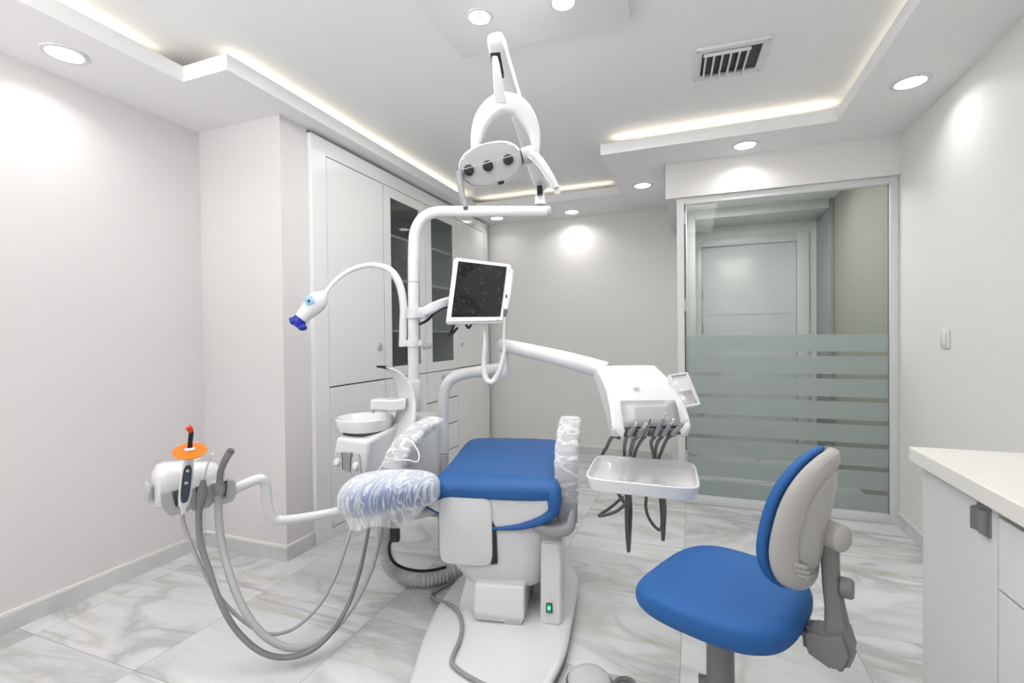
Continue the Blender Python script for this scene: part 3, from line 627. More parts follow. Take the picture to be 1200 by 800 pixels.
for x, y in ((549, 199.5), (571.5, 194.5), (595, 187)):
    d_ = ray(x, y); tt = (lc + nn * .02 - CP).dot(nn) / d_.dot(nn); q = CP + d_ * tt
    bo_ = MB(); bo_.lathe([(.0225, 0), (.0235, .006), (.021, .012)], q, nn, n=28); bo_ = bo_.build('bulb_rim', 'nickel', lp)
    MB().lathe([(.0215, .004), (.020, .012), (.014, .019), (.006, .0215), (.0001, .022)], q, nn, n=28).build('bulb', 'lensblack', bo_)
MB().box((-.012, -.006, -.004), (.012, .006, .004), .002, mat=frame(at(587, 214, 1.80), ex_, ey_, nn)).build('sensor', 'black', lp)
jb = MB(); jb.lathe([(.028, -.02), (.032, 0), (.032, .03), (.026, .036)], at(617, 182, 1.85), ex_, n=28); jb.build('pivot', 'lgrey', lp)
hr = MB(); hr.tube([at(622, 180, 1.83), at(632, 189, 1.80), at(643, 205, 1.76), at(652, 221, 1.73)], [.018, .015, .013, .010], n=18); ho = hr.build('handle', 'lgrey', lp)
hl = MB(); hl.tube([at(539, 203, 1.80), at(539.5, 215, 1.77), at(542, 231, 1.73), at(546, 244, 1.70)], [.016, .0125, .0115, .010], n=16); hl.build('handle', 'cordgrey', lp)
hf = MB(); P = crom([at(620, 178, 1.83), at(632, 189, 1.80), at(643, 205, 1.76), at(653, 223, 1.728)], 10)
hf.loft([sring(p, R, U,   .021 - .008 * i / len(P) + .002 * math.sin(i * 2.1), .020 - .008 * i / len(P) + .002 * math.sin(i * 1.3), 2, 16) for i, p in enumerate(P)])
tag(hf.build('plastic_sleeve', 'handlefilm', ang=20), 'crumpled clear plastic sleeve on the right handle of the operating lamp', 'plastic cover')

# ------------------------------------------------------------------ whitening lamp on gooseneck
wl = thing('whitening_lamp', at(484, 402, TP), 'white gooseneck whitening lamp with blue mouthpiece clamped to the pole', 'dental lamp')
MB().lathe([(.032, -.02), (.040, -.018), (.040, .018), (.032, .02)], at(484.5, 402, TP), ZU).build('clamp', 'white', wl)
cl = MB(); cl.box((-.075, -.02, -.018), (-.02, .02, .018), .006, mat=frame(at(484.5, 402, TP), R, F, ZU)); cl.box((.02, -.02, -.015), (.052, .02, .015), .006, mat=frame(at(484.5, 402, TP), R, F, ZU)); cl.build('clamp_block', 'white', wl)
gn = MB(); gn.tube([at(472, 406, TP), at(472.5, 385, TP), at(473, 358, TP), at(468, 333, TP), at(458, 317, TP), at(442, 311, TP), at(424, 312, 2.64), at(406, 319, 2.6), at(391, 331, 2.56), at(379, 346, 2.52)], [.022, .022, .022, .021, .019, .016, .014, .013, .012, .012], n=16); gn.build('gooseneck', 'white', wl)
h0, h1 = at(382, 342, 2.53), at(352, 374, 2.46)
hv = (h1 - h0).normalized(); Lh = (h1 - h0).length
wh = MB(); wh.lathe([(.012, 0), (.022, .012), (.046, .045), (.053, .075), (.050, .11), (.040, .15), (.034, Lh), (.028, Lh + .003)], h0, hv, n=32); wh.build('lamp_body', 'white', wl)
hxx = R - hv * R.dot(hv); hxx.normalize(); hyy = hv.cross(hxx)
mp_ = MB(); mp_.loft([sring(h1 + hv * l, (R * .73 - U * .68).normalized(), F, a, b_, e_, 28) for l, a, b_, e_ in ((-.010, .035, .035, 2), (.006, .034, .033, 2), (.022, .040, .03, 2), (.034, .046, .027, 2), (.038, .040, .022, 2))]); mp_.build('mouthpiece', 'deepblue', wl)
mp2 = MB(); mp2.ball(at(344.5, 376.5, 2.44), (R * .019, U * .020, F * .028)); mp2.ball(at(354.5, 383.5, 2.43), (R * .022, U * .018, F * .028)); mp2.build('mouthpiece_lobe', 'deepblue', wl)
dec = MB(); dc = at(362.5, 352.5, 2.444); dec.box((-.021, -.021, -.004), (.021, .021, .004), .002, mat=frame(dc, (R * .85 + U * .5).normalized(), (U * .85 - R * .5).normalized(), -F)); do = dec.build('label_plate', 'ltblue', wl)
MB().ball(dc - F * .005, (R * .007, U * .008, F * .003)).build('button', 'navy', do)

# ------------------------------------------------------------------ monitor on its arm
mo = thing('monitor', at(490, 366, TP), 'white framed flat monitor with black screen on a swivel arm from the lamp pole', 'monitor')
mk = MB(); mk.lathe([(.032, -.032), (.041, -.03), (.041, .03), (.032, .032)], at(485, 366.5, TP), ZU); mk.box((-.05, -.03, -.030), (.055, .02, .030), .008, mat=frame(at(490, 366.5, TP), R, F, ZU)); mk.build('clamp', 'white', mo)
ma = MB(); ma.band([at(497, 366, 2.62), at(506, 361, 2.61), at(516, 356, 2.62), at(528, 352, 2.66), at(545, 348, 2.66)], [.05, .056, .05, .045, .045], [.05, .05, .045, .04, .04], U); ma.build('swivel_arm', 'white', mo)
q = [at(532.5, 300.5, 2.60), at(599.5, 309, 2.66), at(590.5, 377, 2.53), at(522.5, 378.5, 2.46)]
mx_ = ((q[1] - q[0]) + (q[2] - q[3])).normalized(); my_ = ((q[0] - q[3]) + (q[1] - q[2])); my_ = (my_ - mx_ * my_.dot(mx_)).normalized(); mz_ = mx_.cross(my_)
mcn = sum(q, V()) / 4; mw = ((q[1] - q[0]).length + (q[2] - q[3]).length) / 2; mh = ((q[0] - q[3]).length + (q[1] - q[2]).length) / 2
mf = frame(mcn, mx_, my_, mz_)
def mq(s_, t_, d=0): return bil(q[3], q[2], q[1], q[0], s_, t_) + mz_ * d
def mplate(s0, t0, s1, t1, d0, d1, bev=0): return MB().prism([mq(s0, t0, d1), mq(s1, t0, d1), mq(s1, t1, d1), mq(s0, t1, d1)], mz_ * (d0 - d1), bev, 3)
mplate(0, 0, 1, 1, -.036, 0, .009).build('case', 'white', mo)
mplate(.15, .15, .85, .85, -.06, -.034, .01).build('rear_cover', 'white', mo)
mplate(.075, .085, .925, .935, -.004, .0012).build('screen', 'screen', mo)
mplate(.86, .025, .93, .045, -.002, .0016).build('button', 'lgrey', mo)
# black cable of the monitor
cbm = MB(); cbm.tube([at(491, 380, 2.68), at(501, 375, 2.67), at(510, 366, 2.68), at(524, 360, 2.70), at(534, 372, 2.66), at(530, 386, 2.62), at(527, 394, 2.66), at(536, 384, 2.70)], .008, n=10); cbm.tube([at(545, 378, 2.58), at(549, 384, 2.56), at(553, 379, 2.58)], .007, n=10)
tag(cbm.build('monitor_cable', 'black'), 'black cable hanging behind the monitor arm and under the screen', 'cable')
# intraoral camera hooked to the monitor side
ic = thing('intraoral_camera', at(596, 345, 2.58), 'white pen-shaped intraoral camera hooked to the right side of the monitor', 'camera')
i0, i1 = at(598.8, 316, 2.64), at(592.5, 363, 2.55); iv = (i1 - i0); il = iv.length
mb_ = MB(); mb_.lathe([(.008, 0), (.017, .006), (.021, .08), (.021, .15), (.018, il - .03), (.012, il)], i0, iv, n=20); mb_.build('handpiece', 'white', ic)
MB().lathe([(.010, 0), (.011, .02), (.008, .035)], i1, iv, n=16).build('plug', 'dgrey', ic)
MB().ball(at(593.5, 347, 2.535), (R * .005, U * .012, F * .006)).build('button', 'navy', ic)
MB().ball(at(597.8, 317, 2.62), (R * .004, U * .004, F * .006)).build('lens', 'black', ic)
cdp = [at(591, 368, 2.55), at(590.5, 395, 2.54), at(590.5, 412, 2.535), at(587, 430, 2.53), at(581, 443, 2.53), at(575, 448, 2.53), at(569, 442, 2.54), at(567, 425, 2.55), at(568.5, 400, 2.56), at(567, 379, 2.58)]
co_ = MB(); co_.tube(cdp, [.006, .006, .009, .014, .016, .016, .015, .013, .011, .009], n=12); co_.build('cord', 'white', ic)

# ------------------------------------------------------------------ delivery unit
du = thing('delivery_unit', at(519, 545, 2.78), 'white instrument delivery unit with hooded head on a jointed tube arm right of the chair', 'dental unit')
TD = 2.78
dp = MB(); dp.tube([at(519, 600, TD), at(519, 545, TD), at(519, 500, TD), at(519.5, 470, TD), at(523, 452, TD), at(532, 442, TD), at(546, 437.5, TD), at(565, 434.5, 2.74), at(592, 430, 2.68)], .0325, n=22); dp.build('post', 'gloss', du)
MB().lathe([(.034, 0), (.034, .006)], at(519, 531, TD), ZU).build('joint_ring', 'grey', du)
dl = MB(); p0 = at(519, 533, TD); dl.lathe([(.0345, -(p0.z - .02)), (.0345, 0)], p0, ZU); dl.build('post_base', 'lgrey', du)
kn = MB(); k0 = at(591, 441, 2.68); kn.lathe([(.03, 0), (.034, .006), (.034, .05), (.026, .07), (.024, .11), (.03, .14)], k0, ZU); kn.build('elbow', 'white', du)
ua = MB(); ua.tube([at(588, 404, 2.70), at(600, 406.5, 2.64), at(640, 415.5, 2.50), at(685, 427, 2.34), at(712, 435, 2.27)], [.037, .038, .040, .043, .044], n=22); ua.build('arm', 'gloss', du)
hL = [(696, 428.5, 2.24), (704, 440, 2.14), (710.5, 455, 2.05), (714.5, 473, 1.98), (716.8, 490, 1.935), (717.5, 506, 1.905)]
hR = [(768, 427, 2.28), (783.5, 442, 2.18), (795.5, 456.5, 2.09), (804.5, 476, 2.02), (809, 490, 1.975), (810.5, 502, 1.945)]
ths = [.06, .10, .13, .13, .08, .018]
rings = []
for a, b_, th in zip(hL, hR, ths):
    l, r_ = at(*a), at(*b_); dn = -ZU * th; bkk = F * .02
    rings.append([l, l * .75 + r_ * .25 + ZU * .004, l * .25 + r_ * .75 + ZU * .004, r_, r_ + dn + bkk, l + dn + bkk])
hh = MB(); hh.loft(rings); hh.build('head', 'gloss', du, bev=.012)
tips = MB()
for a, b_, c_ in (((717.5, 500), (733, 503), (730, 513.5)), ((795, 500), (810.5, 498), (800, 511))):
    tips.prism([at(*a, 1.895), at(*b_, 1.895), at(*c_, 1.885)], F * .07, .003)
tips.build('head_tip', 'gloss', du)
ip = MB(); ip.sheet([[at(x * (1 - s) + x2 * s, y * (1 - s) + y2 * s, t - .016) for s in (0, .25, .5, .75, 1)] for x, x2, y, y2, t in ((727, 791, 470.5, 469.5, 2.005), (728.5, 793.5, 480, 478.5, 1.975), (730, 795.5, 490, 488.5, 1.95), (731, 797.5, 501, 499, 1.925))]); ipo = ip.build('front_panel', 'silver', du)
sm = ipo.modifiers.new('solid', 'SOLIDIFY'); sm.thickness = .006
MB().prism([at(731, 501.5, 1.915), at(797, 499, 1.92), at(797, 509, 1.90), at(731.5, 511.5, 1.90)], F * .06).build('holder_rail', 'dgrey', du)
for x in (739.5, 751, 763, 774.5, 787):
    MB().box((-.013, -.015, -.017), (.013, .014, .013), .005, mat=frame(at(x, 506, 1.895), R, F, ZU)).build('holder', 'dgrey', du)
MB().lathe([(.011, -.004), (.0125, -.002), (.010, -.0012), (.0001, -.0022)], at(746, 453.3, 2.055), (ZU * .85 - F * .5).normalized(), sx=1.3, sy=.7, xdir=R, n=28).build('badge', 'lgrey', du)
# control pad at the right of the head
kp = [at(787.5, 438.5, 2.12), at(808.5, 437.5, 2.14), at(815, 474, 2.06), at(796, 479, 2.04)]
kx = ((kp[1] - kp[0]) + (kp[2] - kp[3])).normalized(); ky = (kp[0] - kp[3]); ky = (ky - kx * ky.dot(kx)).normalized(); kz = kx.cross(ky); kc = sum(kp, V()) / 4
km = frame(kc, kx, ky, kz); kw, kh = .095, (kp[0] - kp[3]).length * .98
pd = MB()
for lo, hi in (((-kw / 2, -kh / 2, -.02), (kw / 2, -kh / 2 + .010, .008)), ((-kw / 2, kh / 2 - .010, -.02), (kw / 2, kh / 2, .008)), ((-kw / 2, -kh / 2, -.02), (-kw / 2 + .010, kh / 2, .008)), ((kw / 2 - .010, -kh / 2, -.02), (kw / 2, kh / 2, .008))): pd.box(lo, hi, .004, mat=km)
pdo = pd.build('control_pad', 'white', du)
MB().box((-kw / 2 + .006, -.005, -.018), (kw / 2 - .006, kh / 2 - .006, -.002), .002, mat=km).build('pad_face', 'gloss', pdo)
MB().box((-kw / 2 + .006, -kh / 2 + .006, -.018), (kw / 2 - .006, -.006, -.003), .002, mat=km).build('pad_keys', 'nickel', pdo)
pbr = MB(); pbr.tube([kc - kz * .01, kc - kx * .06 - kz * .03, at(775, 465, 2.12)], .014); pbr.build('pad_bracket', 'white', pdo)
# tray
tq = [atz(698, 533.5, .70), atz(808, 542.5, .70), atz(823, 573, .70), atz(691, 560, .70)]
tx = ((tq[1] - tq[0]) + (tq[2] - tq[3])); tx.z = 0; tx.normalize(); ty = V((-tx.y, tx.x, 0)); tcn = sum(tq, V()) / 4
tw = ((tq[1] - tq[0]).dot(tx) + (tq[2] - tq[3]).dot(tx)) / 2 * 1.05; td = 1.08 * ((tq[0] - tq[3]).dot(ty) + (tq[1] - tq[2]).dot(ty)) / 2
sk = ((tq[0] - tq[3]).dot(tx) + (tq[1] - tq[2]).dot(tx)) / 2 / td
ty2 = (ty + tx * sk * .5)
tr = MB(); tr.loft([sring(tcn + ZU * z, tx, ty2, tw / 2 * a, td / 2 * b_, 7, 56) for z, a, b_ in ((-.052, .90, .88), (-.047, .95, .94), (-.006, .995, .995), (0, 1, 1), (.003, .99, .985), (.002, .965, .955), (-.004, .955, .94), (-.018, .93, .91), (-.024, .89, .87))]); tr.build('tray', 'ceramic', du)
ts = MB(); ts.tube([tcn - tx * .10 + ty * .10 - ZU * .035, tcn - tx * .10 + ty * .19 - ZU * .03, at(741, 522, 2.22), at(742, 500, 2.12)], .012, n=12); ts.build('tray_bracket', 'lgrey', du)

# handpieces hanging in the head, each with its hose
def handpiece(bx_, by_, tipx, tipy, hose, label, body='grey', tipm='chrome', r=.0085, hm='dgrey'):
    t = thing('dental_handpiece', at(bx_, by_, 1.89), label, 'dental instrument', 'instruments hanging in the delivery head')
    a, b_ = at(bx_ - 1, by_ + 3, 1.885), at(tipx, tipy, 1.83)
    d_ = b_ - a; k = MB(); k.tube([a, a + d_ * .35, a + d_ * .75], [r * 1.05, r, r * .8], n=12); k.build('body', body, t)
    k = MB(); k.tube([a + d_ * .7, b_], [r * .55, r * .35], n=10); k.ball(b_, (R * r * .6, U * r * .6, F * r * .6), 12); k.build('tip', tipm, t)
    k = MB(); k.tube([a - d_ * .05] + hose, .0075, n=10); k.build('hose', hm, t)
handpiece(739, 506, 746, 495.5, [at(733.5, 514, 1.96), at(731.5, 528, 2.18), at(733, 548, 2.24), at(734, 580, 2.24), at(734, 615, 2.24), at(736.5, 646, 2.24), at(738.5, 620, 2.25), at(738, 590, 2.28), at(735, 570, 2.34)], 'dental handpiece in the leftmost holder of the delivery head')
handpiece(750, 507, 757, 497, [at(741, 520, 2.06), at(738.5, 540, 2.24), at(736, 580, 2.24), at(733, 590, 2.24), at(720, 600, 2.24), at(702, 604, 2.24), at(716, 594, 2.28), at(730, 582, 2.32)], 'dental syringe with beige tip in the second holder of the delivery head', tipm='beige', r=.011)
handpiece(757, 507, 762, 492, [at(749, 520, 2.06), at(743, 536, 2.24), at(736.5, 580, 2.24), at(735, 620, 2.24), at(737, 640, 2.24), at(739.5, 600, 2.26), at(738, 570, 2.34)], 'slim dental handpiece with dark tip between the second and third holders', tipm='dgrey', r=.007)
handpiece(769, 507, 780.5, 484, [at(763, 520, 2.06), at(766, 540, 2.24), at(757.5, 582, 2.24), at(758, 600, 2.24), at(765, 614, 2.24), at(774, 620, 2.24), at(776, 600, 2.26), at(772, 575, 2.32)], 'long metal dental handpiece rising highest from the middle of the delivery head')
handpiece(778, 507, 789, 492, [at(770, 520, 2.06), at(768, 540, 2.24), at(774, 585, 2.24), at(776, 615, 2.24), at(777, 633, 2.24), at(778.5, 610, 2.25), at(777, 580, 2.3)], 'dental handpiece with round head in the fourth holder of the delivery head')
handpiece(789, 506, 804.5, 491.5, [at(782, 514, 1.96), at(776, 527, 2.17), at(771, 545, 2.24), at(775, 585, 2.24), at(776.5, 625, 2.24), at(779.5, 600, 2.27), at(778, 575, 2.32)], 'dental handpiece pointing right in the rightmost holder of the delivery head')
k = MB(); k.tube([at(727, 513, 2.0), at(718, 511.5, 2.02), at(711, 524, 2.18), at(706, 536, 2.26), at(715, 560, 2.3), at(727, 582, 2.3), at(733, 592, 2.28), at(736, 610, 2.26), at(738, 590, 2.3)], .0085, n=10)
tag(k.build('supply_hose', 'dgrey'), 'dark hose dropping from the left edge of the delivery head behind the tray', 'hose')

# ------------------------------------------------------------------ assistant unit at the left
TA = 1.98
au = thing('assistant_unit', at(225, 600, TA) , 'white assistant instrument holder on a bent white arm at the left', 'dental unit')
aL, aR = at(186, 568, 1.93), at(262, 556, 2.10)
axx = (aR - aL).normalized(); axz = (ZU - axx * ZU.dot(axx)).normalized(); axy = axz.cross(axx)
Lb = (aR - aL).length
bd = MB(); bd.loft([sring(aL + axx * (Lb * s) + axz * dz, axy, axz, a, b_, 3, 36) for s, a, b_, dz in ((-.10, .03, .045, -.02), (-.09, .05, .065, -.015), (-.03, .068, .082, -.005), (.05, .072, .088, 0), (.5, .07, .080, .0), (.82, .066, .070, -.004), (.93, .05, .05, -.012), (1.0, .03, .03, -.02))]); bd.build('housing', 'gloss', au)
MB().lathe([(.0001, .0), (.045, .0), (.052, -.004)], aL + axx * (Lb * .42) + axz * .084, (axz - F * .15), sx=1.0, sy=.5, xdir=axx, n=32).build('keypad', 'lgrey', au)
ec = MB(); ec.box((-.012, -.035, -.055), (.004, .035, .02), .01, mat=frame(aL - axx * .036 - axy * .02, axx, axy, axz)); ec.build('end_cap', 'lgrey', au)
hp = MB(); h0_, h1_ = at(203, 593, 1.87), at(275, 578, 2.00)
for (x, y, t, w) in ((209, 589, 1.85, .062), (235.5, 584, 1.885, .058), (262, 578, 1.925, .058)):
    o_ = at(x, y, t); hx_ = (h1_ - h0_).normalized(); hz_ = ZU; hy_ = hz_.cross(hx_).normalized(); hz_ = hx_.cross(hy_)
    k = MB(); k.prism([o_ + hx_ * a + hz_ * b_ - hy_ * .0 for a, b_ in ((-w * .85, .045), (-w * .3, .048), (-w * .22, .01), (-.008, -.02), (.008, -.02), (w * .22, .01), (w * .3, .048), (w * .75, .04), (w * .8, -.01), (w * .55, -.042), (-w * .45, -.046), (-w * .8, -.012))], hy_ * .06, .004); k.build('holder', 'silver', au)
    k = MB(); k.prism([o_ + hx_ * a + hz_ * b_ + hy_ * .03 for a, b_ in ((-w * .32, .04), (w * .32, .04), (w * .2, -.03), (-w * .2, -.03))], hy_ * .012); k.build('holder_slot', 'dgrey', au)
tb = MB(); tb.tube([at(268, 577, 2.0), at(285, 568, 2.03), at(298, 562.5, 2.06), at(306, 561, 2.08), at(311, 567, 2.1), at(312.5, 580, 2.11), at(314.5, 598, 2.12), at(321, 608, 2.14), at(335, 609, 2.17), at(365, 605, 2.24), at(405, 597, 2.34), at(440, 588, 2.44), at(478, 580, 2.62)], .0215, n=18); tb.build('arm', 'gloss', au)
# curing light
cu_ = thing('curing_light', at(217, 600, 1.84), 'white curing light with orange shield and red tip in the leftmost holder', 'dental instrument')
VD = (at(217, 570, 1) - CP).normalized(); RX = VD.cross(ZU).normalized()
c0, c1 = at(215.5, 593, 1.83), at(221, 540, 1.80)
k = MB(); dvec = (c1 - c0).normalized(); k.loft([sring(c0 + (c1 - c0) * s, RX, VD, a, a * .85, 2.6, 24) for s, a in ((-.18, .006), (-.04, .010), (.03, .018), (.2, .0215), (.7, .0215), (.95, .017), (1.06, .014), (1.12, .018))]); k.build('handle', 'white', cu_)
k = MB(); k.loft([sring(c0 + (c1 - c0) * .49 - VD * .0185 + ZU * 0, RX, dvec, a, b_, 3.2, 28) for a, b_ in ((.0155, .078),)] + [sring(c0 + (c1 - c0) * .49 - VD * .0235, RX, dvec, .0135, .076, 3.2, 28)]); kp_ = k.build('keypad', 'navy', cu_)
for s in (.78, .52): MB().ball(c0 + (c1 - c0) * s - VD * .0235, (RX * .006, U * .006, VD * .003), 14).build('button', 'lgrey', kp_)
shc = at(222.5, 528.5, 1.80)
k = MB(); k.lathe([(.012, .0), (.054, -.002), (.056, .001), (.054, .0035), (.012, .006)], shc, (ZU * .92 - V((VD.x, VD.y, 0)).normalized() * .36).normalized(), n=44); so = k.build('shield', 'orange', cu_); so['label'] = 'round orange light shield'
MB().lathe([(.018, 0), (.019, .006), (.014, .010)], shc + ZU * .003, ZU, n=24).build('collar', 'white', cu_)
k = MB(); k.tube([shc + ZU * .006, at(223, 517, 1.80), at(224, 508, 1.80), at(223.5, 504.5, 1.795)], [.0085, .008, .0085, .0085], n=14); k.build('light_guide', 'black', cu_)
k = MB(); k.tube([at(224, 505, 1.796), at(220.5, 500, 1.785)], [.0095, .0105], n=14, smooth=False); rt = k.build('light_tip', 'red', cu_); rt['label'] = 'red light tip'
k = MB(); k.tube([at(214.5, 598, 1.84), at(215, 612, 1.86), at(225, 640, 1.86), at(241, 675, 1.85), at(262, 705, 1.84), at(285, 727, 1.84), at(308, 741, 1.85), at(330, 741.5, 1.88), at(352, 731, 1.94), at(377, 705, 2.03), at(395, 670, 2.13), at(407, 635, 2.22), at(415, 608, 2.30), at(425, 585, 2.42)], .0072, n=12); k.build('cord', 'palegrey', cu_)
# saliva ejector
se = thing('saliva_ejector', at(237, 590, 1.88), 'grey suction handle with thin clear tube in the middle holder at the left', 'dental instrument')
k = MB(); k.tube([at(235, 592, 1.86), at(236.5, 580, 1.86), at(238, 566, 1.85), at(238.6, 562, 1.85)], [.014, .020, .011, .008], n=16); k.build('handle', 'midgrey', se)
k = MB(); k.tube([at(238.6, 563, 1.85), at(242, 549, 1.845), at(246.5, 536, 1.84)], .0035, n=8); k.build('suction_tube', 'nickel', se)
MB().ball(at(249, 532.5, 1.84), (R * .007, U * .007, F * .007), 14).build('tube_end', 'white', se)
k = MB(); k.tube([at(235, 590, 1.865), at(233, 605, 1.87), at(235, 635, 1.86), at(245, 668, 1.84), at(258, 705, 1.81), at(277, 738, 1.80), at(303, 762, 1.79), at(330, 770, 1.80), at(358, 765, 1.82), at(382, 748, 1.87), at(405, 715, 1.97), at(420, 675, 2.08), at(428, 640, 2.18), at(434, 608, 2.28), at(440, 585, 2.42)], [.0118, .0115, .011, .0105, .010, .0095, .0085, .0075], n=14); k.build('hose', 'midgrey', se)
# suction
su = thing('suction_tip', at(259, 585, 1.92), 'bent grey suction tube in the rightmost holder of the assistant unit', 'dental instrument')
k = MB(); k.tube([at(257.5, 575, 1.90), at(258, 557, 1.89), at(260, 548, 1.885), at(265, 537, 1.875), at(270.5, 528, 1.87)], [.013, .0125, .0125, .0135, .0150], n=16); k.build('tube', 'midgrey', su)
MB().lathe([(.011, 0), (.012, .0012)], at(271, 527.2, 1.868), (at(270.5, 528, 1.87) - at(265, 537, 1.875)), n=20).build('opening', 'dgrey', su)
k = MB(); k.lathe([(.018, 0), (.020, .01), (.020, .035), (.015, .045)], at(257, 579, 1.90), ZU, n=24); k.build('valve', 'midgrey', su)
k = MB(); k.tube([at(256.5, 577, 1.905), at(256, 596, 1.91), at(258, 625, 1.90), at(264, 655, 1.88), at(275, 690, 1.84), at(291, 722, 1.81), at(313, 747, 1.80), at(340, 759, 1.81), at(366, 755, 1.85), at(392, 737, 1.92), at(416, 706, 2.0), at(434, 670, 2.09), at(444, 637, 2.18), at(449, 611, 2.26), at(452, 588, 2.42)], [.0145, .0145, .014, .0135, .0125, .011, .0095, .008], n=14); k.build('hose', 'palegrey', su)

# ------------------------------------------------------------------ floor hose, cords
hp_ = crom([at(459, 585, 2.36), at(452, 610, 2.33), at(450, 632, 2.33), at(452.5, 652, 2.36), at(461, 668, 2.40), atz(476, 677, .042), atz(497, 678.5, .042), atz(520, 674, .042), atz(545, 664, .06)], 22)
k = MB(); rr = []; nrm = None; P = hp_
k.tube(P, [.0365 if i % 4 < 2 else .030 for i in range(len(P))], n=18, smooth=False)
tag(k.build('corrugated_hose', 'hosegrey', ang=12), 'grey corrugated floor hose curving from the chair pedestal up under the plastic-covered cushion', 'hose')
k = MB(); k.tube([at(471, 607, 2.16), at(463, 622, 2.20), at(456, 640, 2.22), at(459, 655, 2.26), at(470, 664, 2.31), at(488, 668.5, 2.355), at(505, 668, 2.385), at(523, 664, 2.41)], .0075, n=10)
tag(k.build('black_cable', 'black'), 'black cable lying along the corrugated floor hose', 'cable')
k = MB(); k.tube([atz(548, 676, .012), atz(535, 681, .010), atz(518, 688, .010), atz(506, 697, .010), atz(511, 702.5, .03), atz(527, 708, .068), atz(537, 717, .069), atz(541.5, 733, .069), atz(538, 752, .069), atz(531, 768, .069), atz(530.5, 778, .069), atz(543, 789, .068), atz(560, 799, .067), atz(580, 808, .067)], .0085, n=10)
tag(k.build('power_cord', 'cordgrey'), 'grey cord winding across the white floor plate of the dental chair', 'cord')

# ------------------------------------------------------------------ foot control
fc = at(691, 812, 1.70); fc.z = 0
ft = thing('foot_control', fc, 'round grey foot control on the floor at the lower picture edge', 'foot pedal')
MB().lathe([(.080, .0), (.084, .006), (.084, .02), (.078, .026)], fc, ZU).build('base', 'dgrey', ft)
MB().lathe([(.078, .022), (.077, .030), (.066, .042), (.04, .050), (.0001, .052)], fc, ZU).build('pedal_dome', 'lgrey', ft)
k = MB(); k.tube([fc + V((.075, .0, .02)), fc + V((.10, .04, .025)), fc + V((.135, .045, .028)), fc + V((.165, .02, .025))], [.008, .010, .010, .008], n=12); k.build('lever', 'dgrey', ft)

# ------------------------------------------------------------------ operator stool
SC = V((.085, 1.560, 0)); SF = V((-.915, .403, 0)).normalized(); SS = V((-SF.y * -1, SF.x * -1, 0)); SS = V((.403, .915, 0)).normalized()
def S(s, f, z): return SC + SS * s + SF * f + ZU * z
sto = thing('operator_stool', SC, 'blue operator stool with grey backrest shell in front of the counter', 'stool')
se_ = MB(); rows = []
for z, k, off in ((.452, .70, .0), (.458, .86, 0), (.470, .955, 0), (.490, .995, 0), (.510, 1.0, 0), (.526, .975, 0), (.536, .92, 0), (.540, .80, 0), (.537, .55, 0), (.532, .25, 0)):
    ring = []
    for p in range(56):
        th = 2 * PI * (p + .5) / 56; cs, sn = math.cos(th), math.sin(th); e_ = 3.2
        a = math.copysign(abs(cs) ** (2 / e_), cs); b_ = math.copysign(abs(sn) ** (2 / e_), sn)
        wdt = .243 + .0 * b_ - .012 * max(0, -b_)
        zz_ = z - (.018 if z > .48 else .004) * max(0, b_ * k) ** 3 + .014 * (a * k) ** 2 * (1 if z > .5 else .4)
        ring.append(S(a * wdt * k, b_ * .222 * k + .005, zz_ - .03))
    rows.append(ring)
se_.loft(rows); se_.build('seat', 'blue2', sto, sub=1)
MB().box((-.10, -.12, .405), (.10, .12, .426), .006, mat=frame(SC, SS, SF, ZU)).build('seat_plate', 'stoolgrey2', sto)
k = MB(); k.lathe([(.033, .30), (.033, .41)], SC + (V((-.012, -.01, 0))), ZU, n=28); k.build('gas_column', 'stoolgrey2', sto)
k = MB(); k.lathe([(.040, .09), (.039, .36), (.035, .364)], SC + (V((-.012, -.01, 0))), ZU, n=28); k.build('column_sleeve', 'stoolgrey2', sto)
k = MB(); k.tube([S(-.02, .03, .20), S(-.035, .065, .20)], [.012, .014]); k.build('lever', 'stoolgrey2', sto)
k = MB(); k.lathe([(.06, .075), (.055, .11), (.042, .125)], SC, ZU); k.build('base_hub', 'stoolgrey2', sto)
for i in range(5):
    an = math.radians(66 + 72 * i); dv = V((math.cos(an), math.sin(an), 0)); tip = SC + dv * .19
    k = MB(); k.band([SC + dv * .04 + ZU * .095, SC + dv * .12 + ZU * .075, tip + ZU * .062], [.05, .045, .035], [.03, .026, .02], dv.cross(ZU)); lg = k.build('leg', 'stoolgrey2', sto)
    k = MB(); k.lathe([(.012, -.012), (.026, -.012), (.028, -.006), (.028, .006), (.026, .012), (.012, .012)], tip + ZU * .0285, dv.cross(ZU), n=24); k.lathe([(.006, 0), (.006, .04)], tip + ZU * .03, ZU, n=10); k.build('caster', 'black', lg)
# backrest: curved shield; local (s across, z up), curved around the sitter, leaning back
def back(sx, zz_, out):                                # point on the back surface; out = distance behind the pad front
    lean = (zz_ - .57) * .16; curve = .10 * (sx / .15) ** 2 * .62
    return S(sx, -.162 - lean + curve - out, zz_)
def shield(k, n=56, e_=2.5, dz=0):
    pts = []
    for p in range(n):
        th = 2 * PI * (p + .5) / n; cs, sn = math.cos(th), math.sin(th)
        a = math.copysign(abs(cs) ** (2 / e_), cs); b_ = math.copysign(abs(sn) ** (2 / e_), sn)
        pts.append((a * .150 * k * (1 - .06 * b_), .762 + dz + b_ * .192 * k))
    return pts
def shell_rings(spec):
    return [[back(sx, z, o) for sx, z in shield(k)] for k, o in spec]
MB().loft(shell_rings(((.55, .0), (.85, -.002), (.95, .004), (.99, .018), (1.0, .032), (.985, .040)))).build('backrest_pad', 'blue2', sto, sub=1)
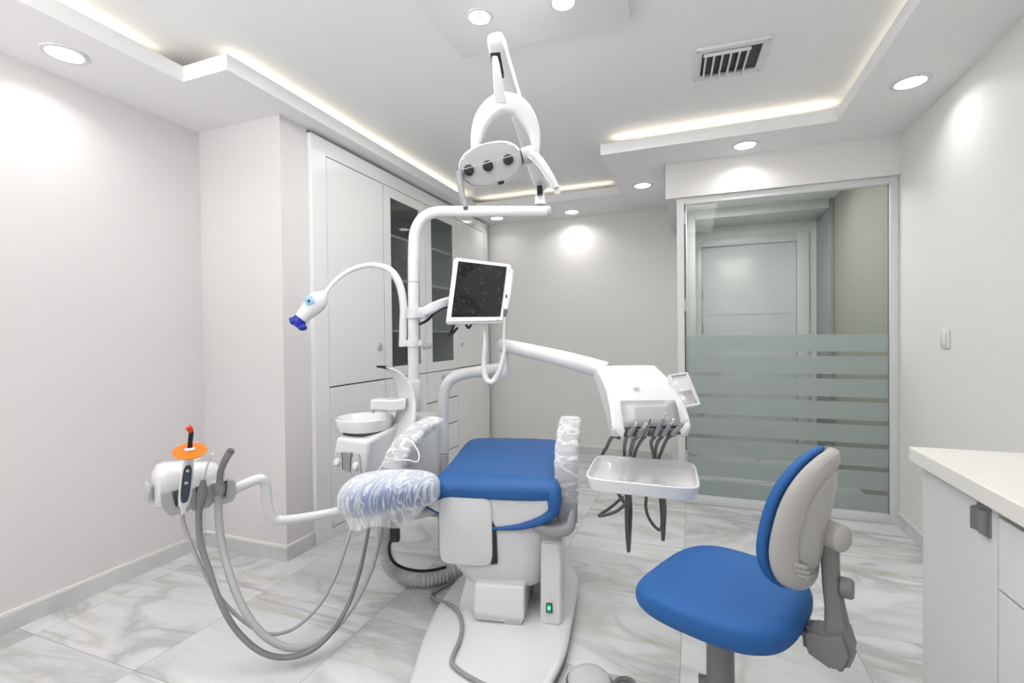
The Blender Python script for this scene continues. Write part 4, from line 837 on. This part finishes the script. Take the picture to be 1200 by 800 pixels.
MB().loft(shell_rings(((.97, .036), (.99, .044), (.985, .058), (.95, .070), (.86, .075), (.73, .075), (.715, .064), (.685, .064), (.67, .075), (.45, .077), (.2, .078)))).build('backrest_shell', 'stoolgrey', sto, sub=1)
k = MB()
for d_ in (0, .022, .044):
    k.tube([back(-.115 + d_ * .4, .672 - d_ * .7, .070), back(-.095 + d_ * .4, .662 - d_ * .7, .076), back(-.072 + d_ * .4, .655 - d_ * .7, .075)], [.005, .008, .005], n=10)
k.build('vent_rib', 'stoolgrey', sto)
kc_ = back(.02, .722, .080)
k = MB(); k.lathe([(.026, -.044), (.034, -.038), (.036, .0), (.034, .038), (.026, .044)], kc_, (SF * -.75 + SS * -.4), n=32); k.build('pivot', 'stoolgrey', sto)
k = MB(); k.band([back(.02, .705, .085), S(.02, -0.268, .675), S(.02, -0.270, .60), S(.02, -0.278, .535), S(.02, -0.283, .47), S(.02, -0.278, .42)], [.05, .05, .046, .046, .05, .05], [.045, .04, .04, .045, .06, .05], SS, ex=3.5); k.build('back_bar', 'stoolgrey2', sto)
k = MB(); k.prism([S(-.012, -.205, .455), S(-.012, -.225, .468), S(-.012, -.262, .472), S(-.012, -.305, .50), S(-.012, -.325, .43), S(-.012, -.31, .385), S(-.012, -.28, .37), S(-.012, -.21, .395)], SS * .07, .012, 3); k.build('elbow_block', 'stoolgrey2', sto)
k = MB(); k.tube([S(.025, -.05, .43), S(.025, -.25, .44)], .017, n=14, smooth=False); k.build('back_bar_link', 'black', sto)
k = MB(); k.lathe([(.022, 0), (.026, .004), (.026, .026), (.02, .032), (.0001, .033)], S(.02, -.288, .59), (SF * -1 + SS * .1), n=20); k.build('knob', 'stoolgrey2', sto)

# ------------------------------------------------------------------ world and look
w = bpy.data.worlds.new('world'); sc.world = w; w.use_nodes = True
w.node_tree.nodes['Background'].inputs[0].default_value = (.9, .92, .95, 1); w.node_tree.nodes['Background'].inputs[1].default_value = .3
sc.view_settings.view_transform = 'Standard'; sc.view_settings.look = 'None'; sc.view_settings.exposure = 0.32
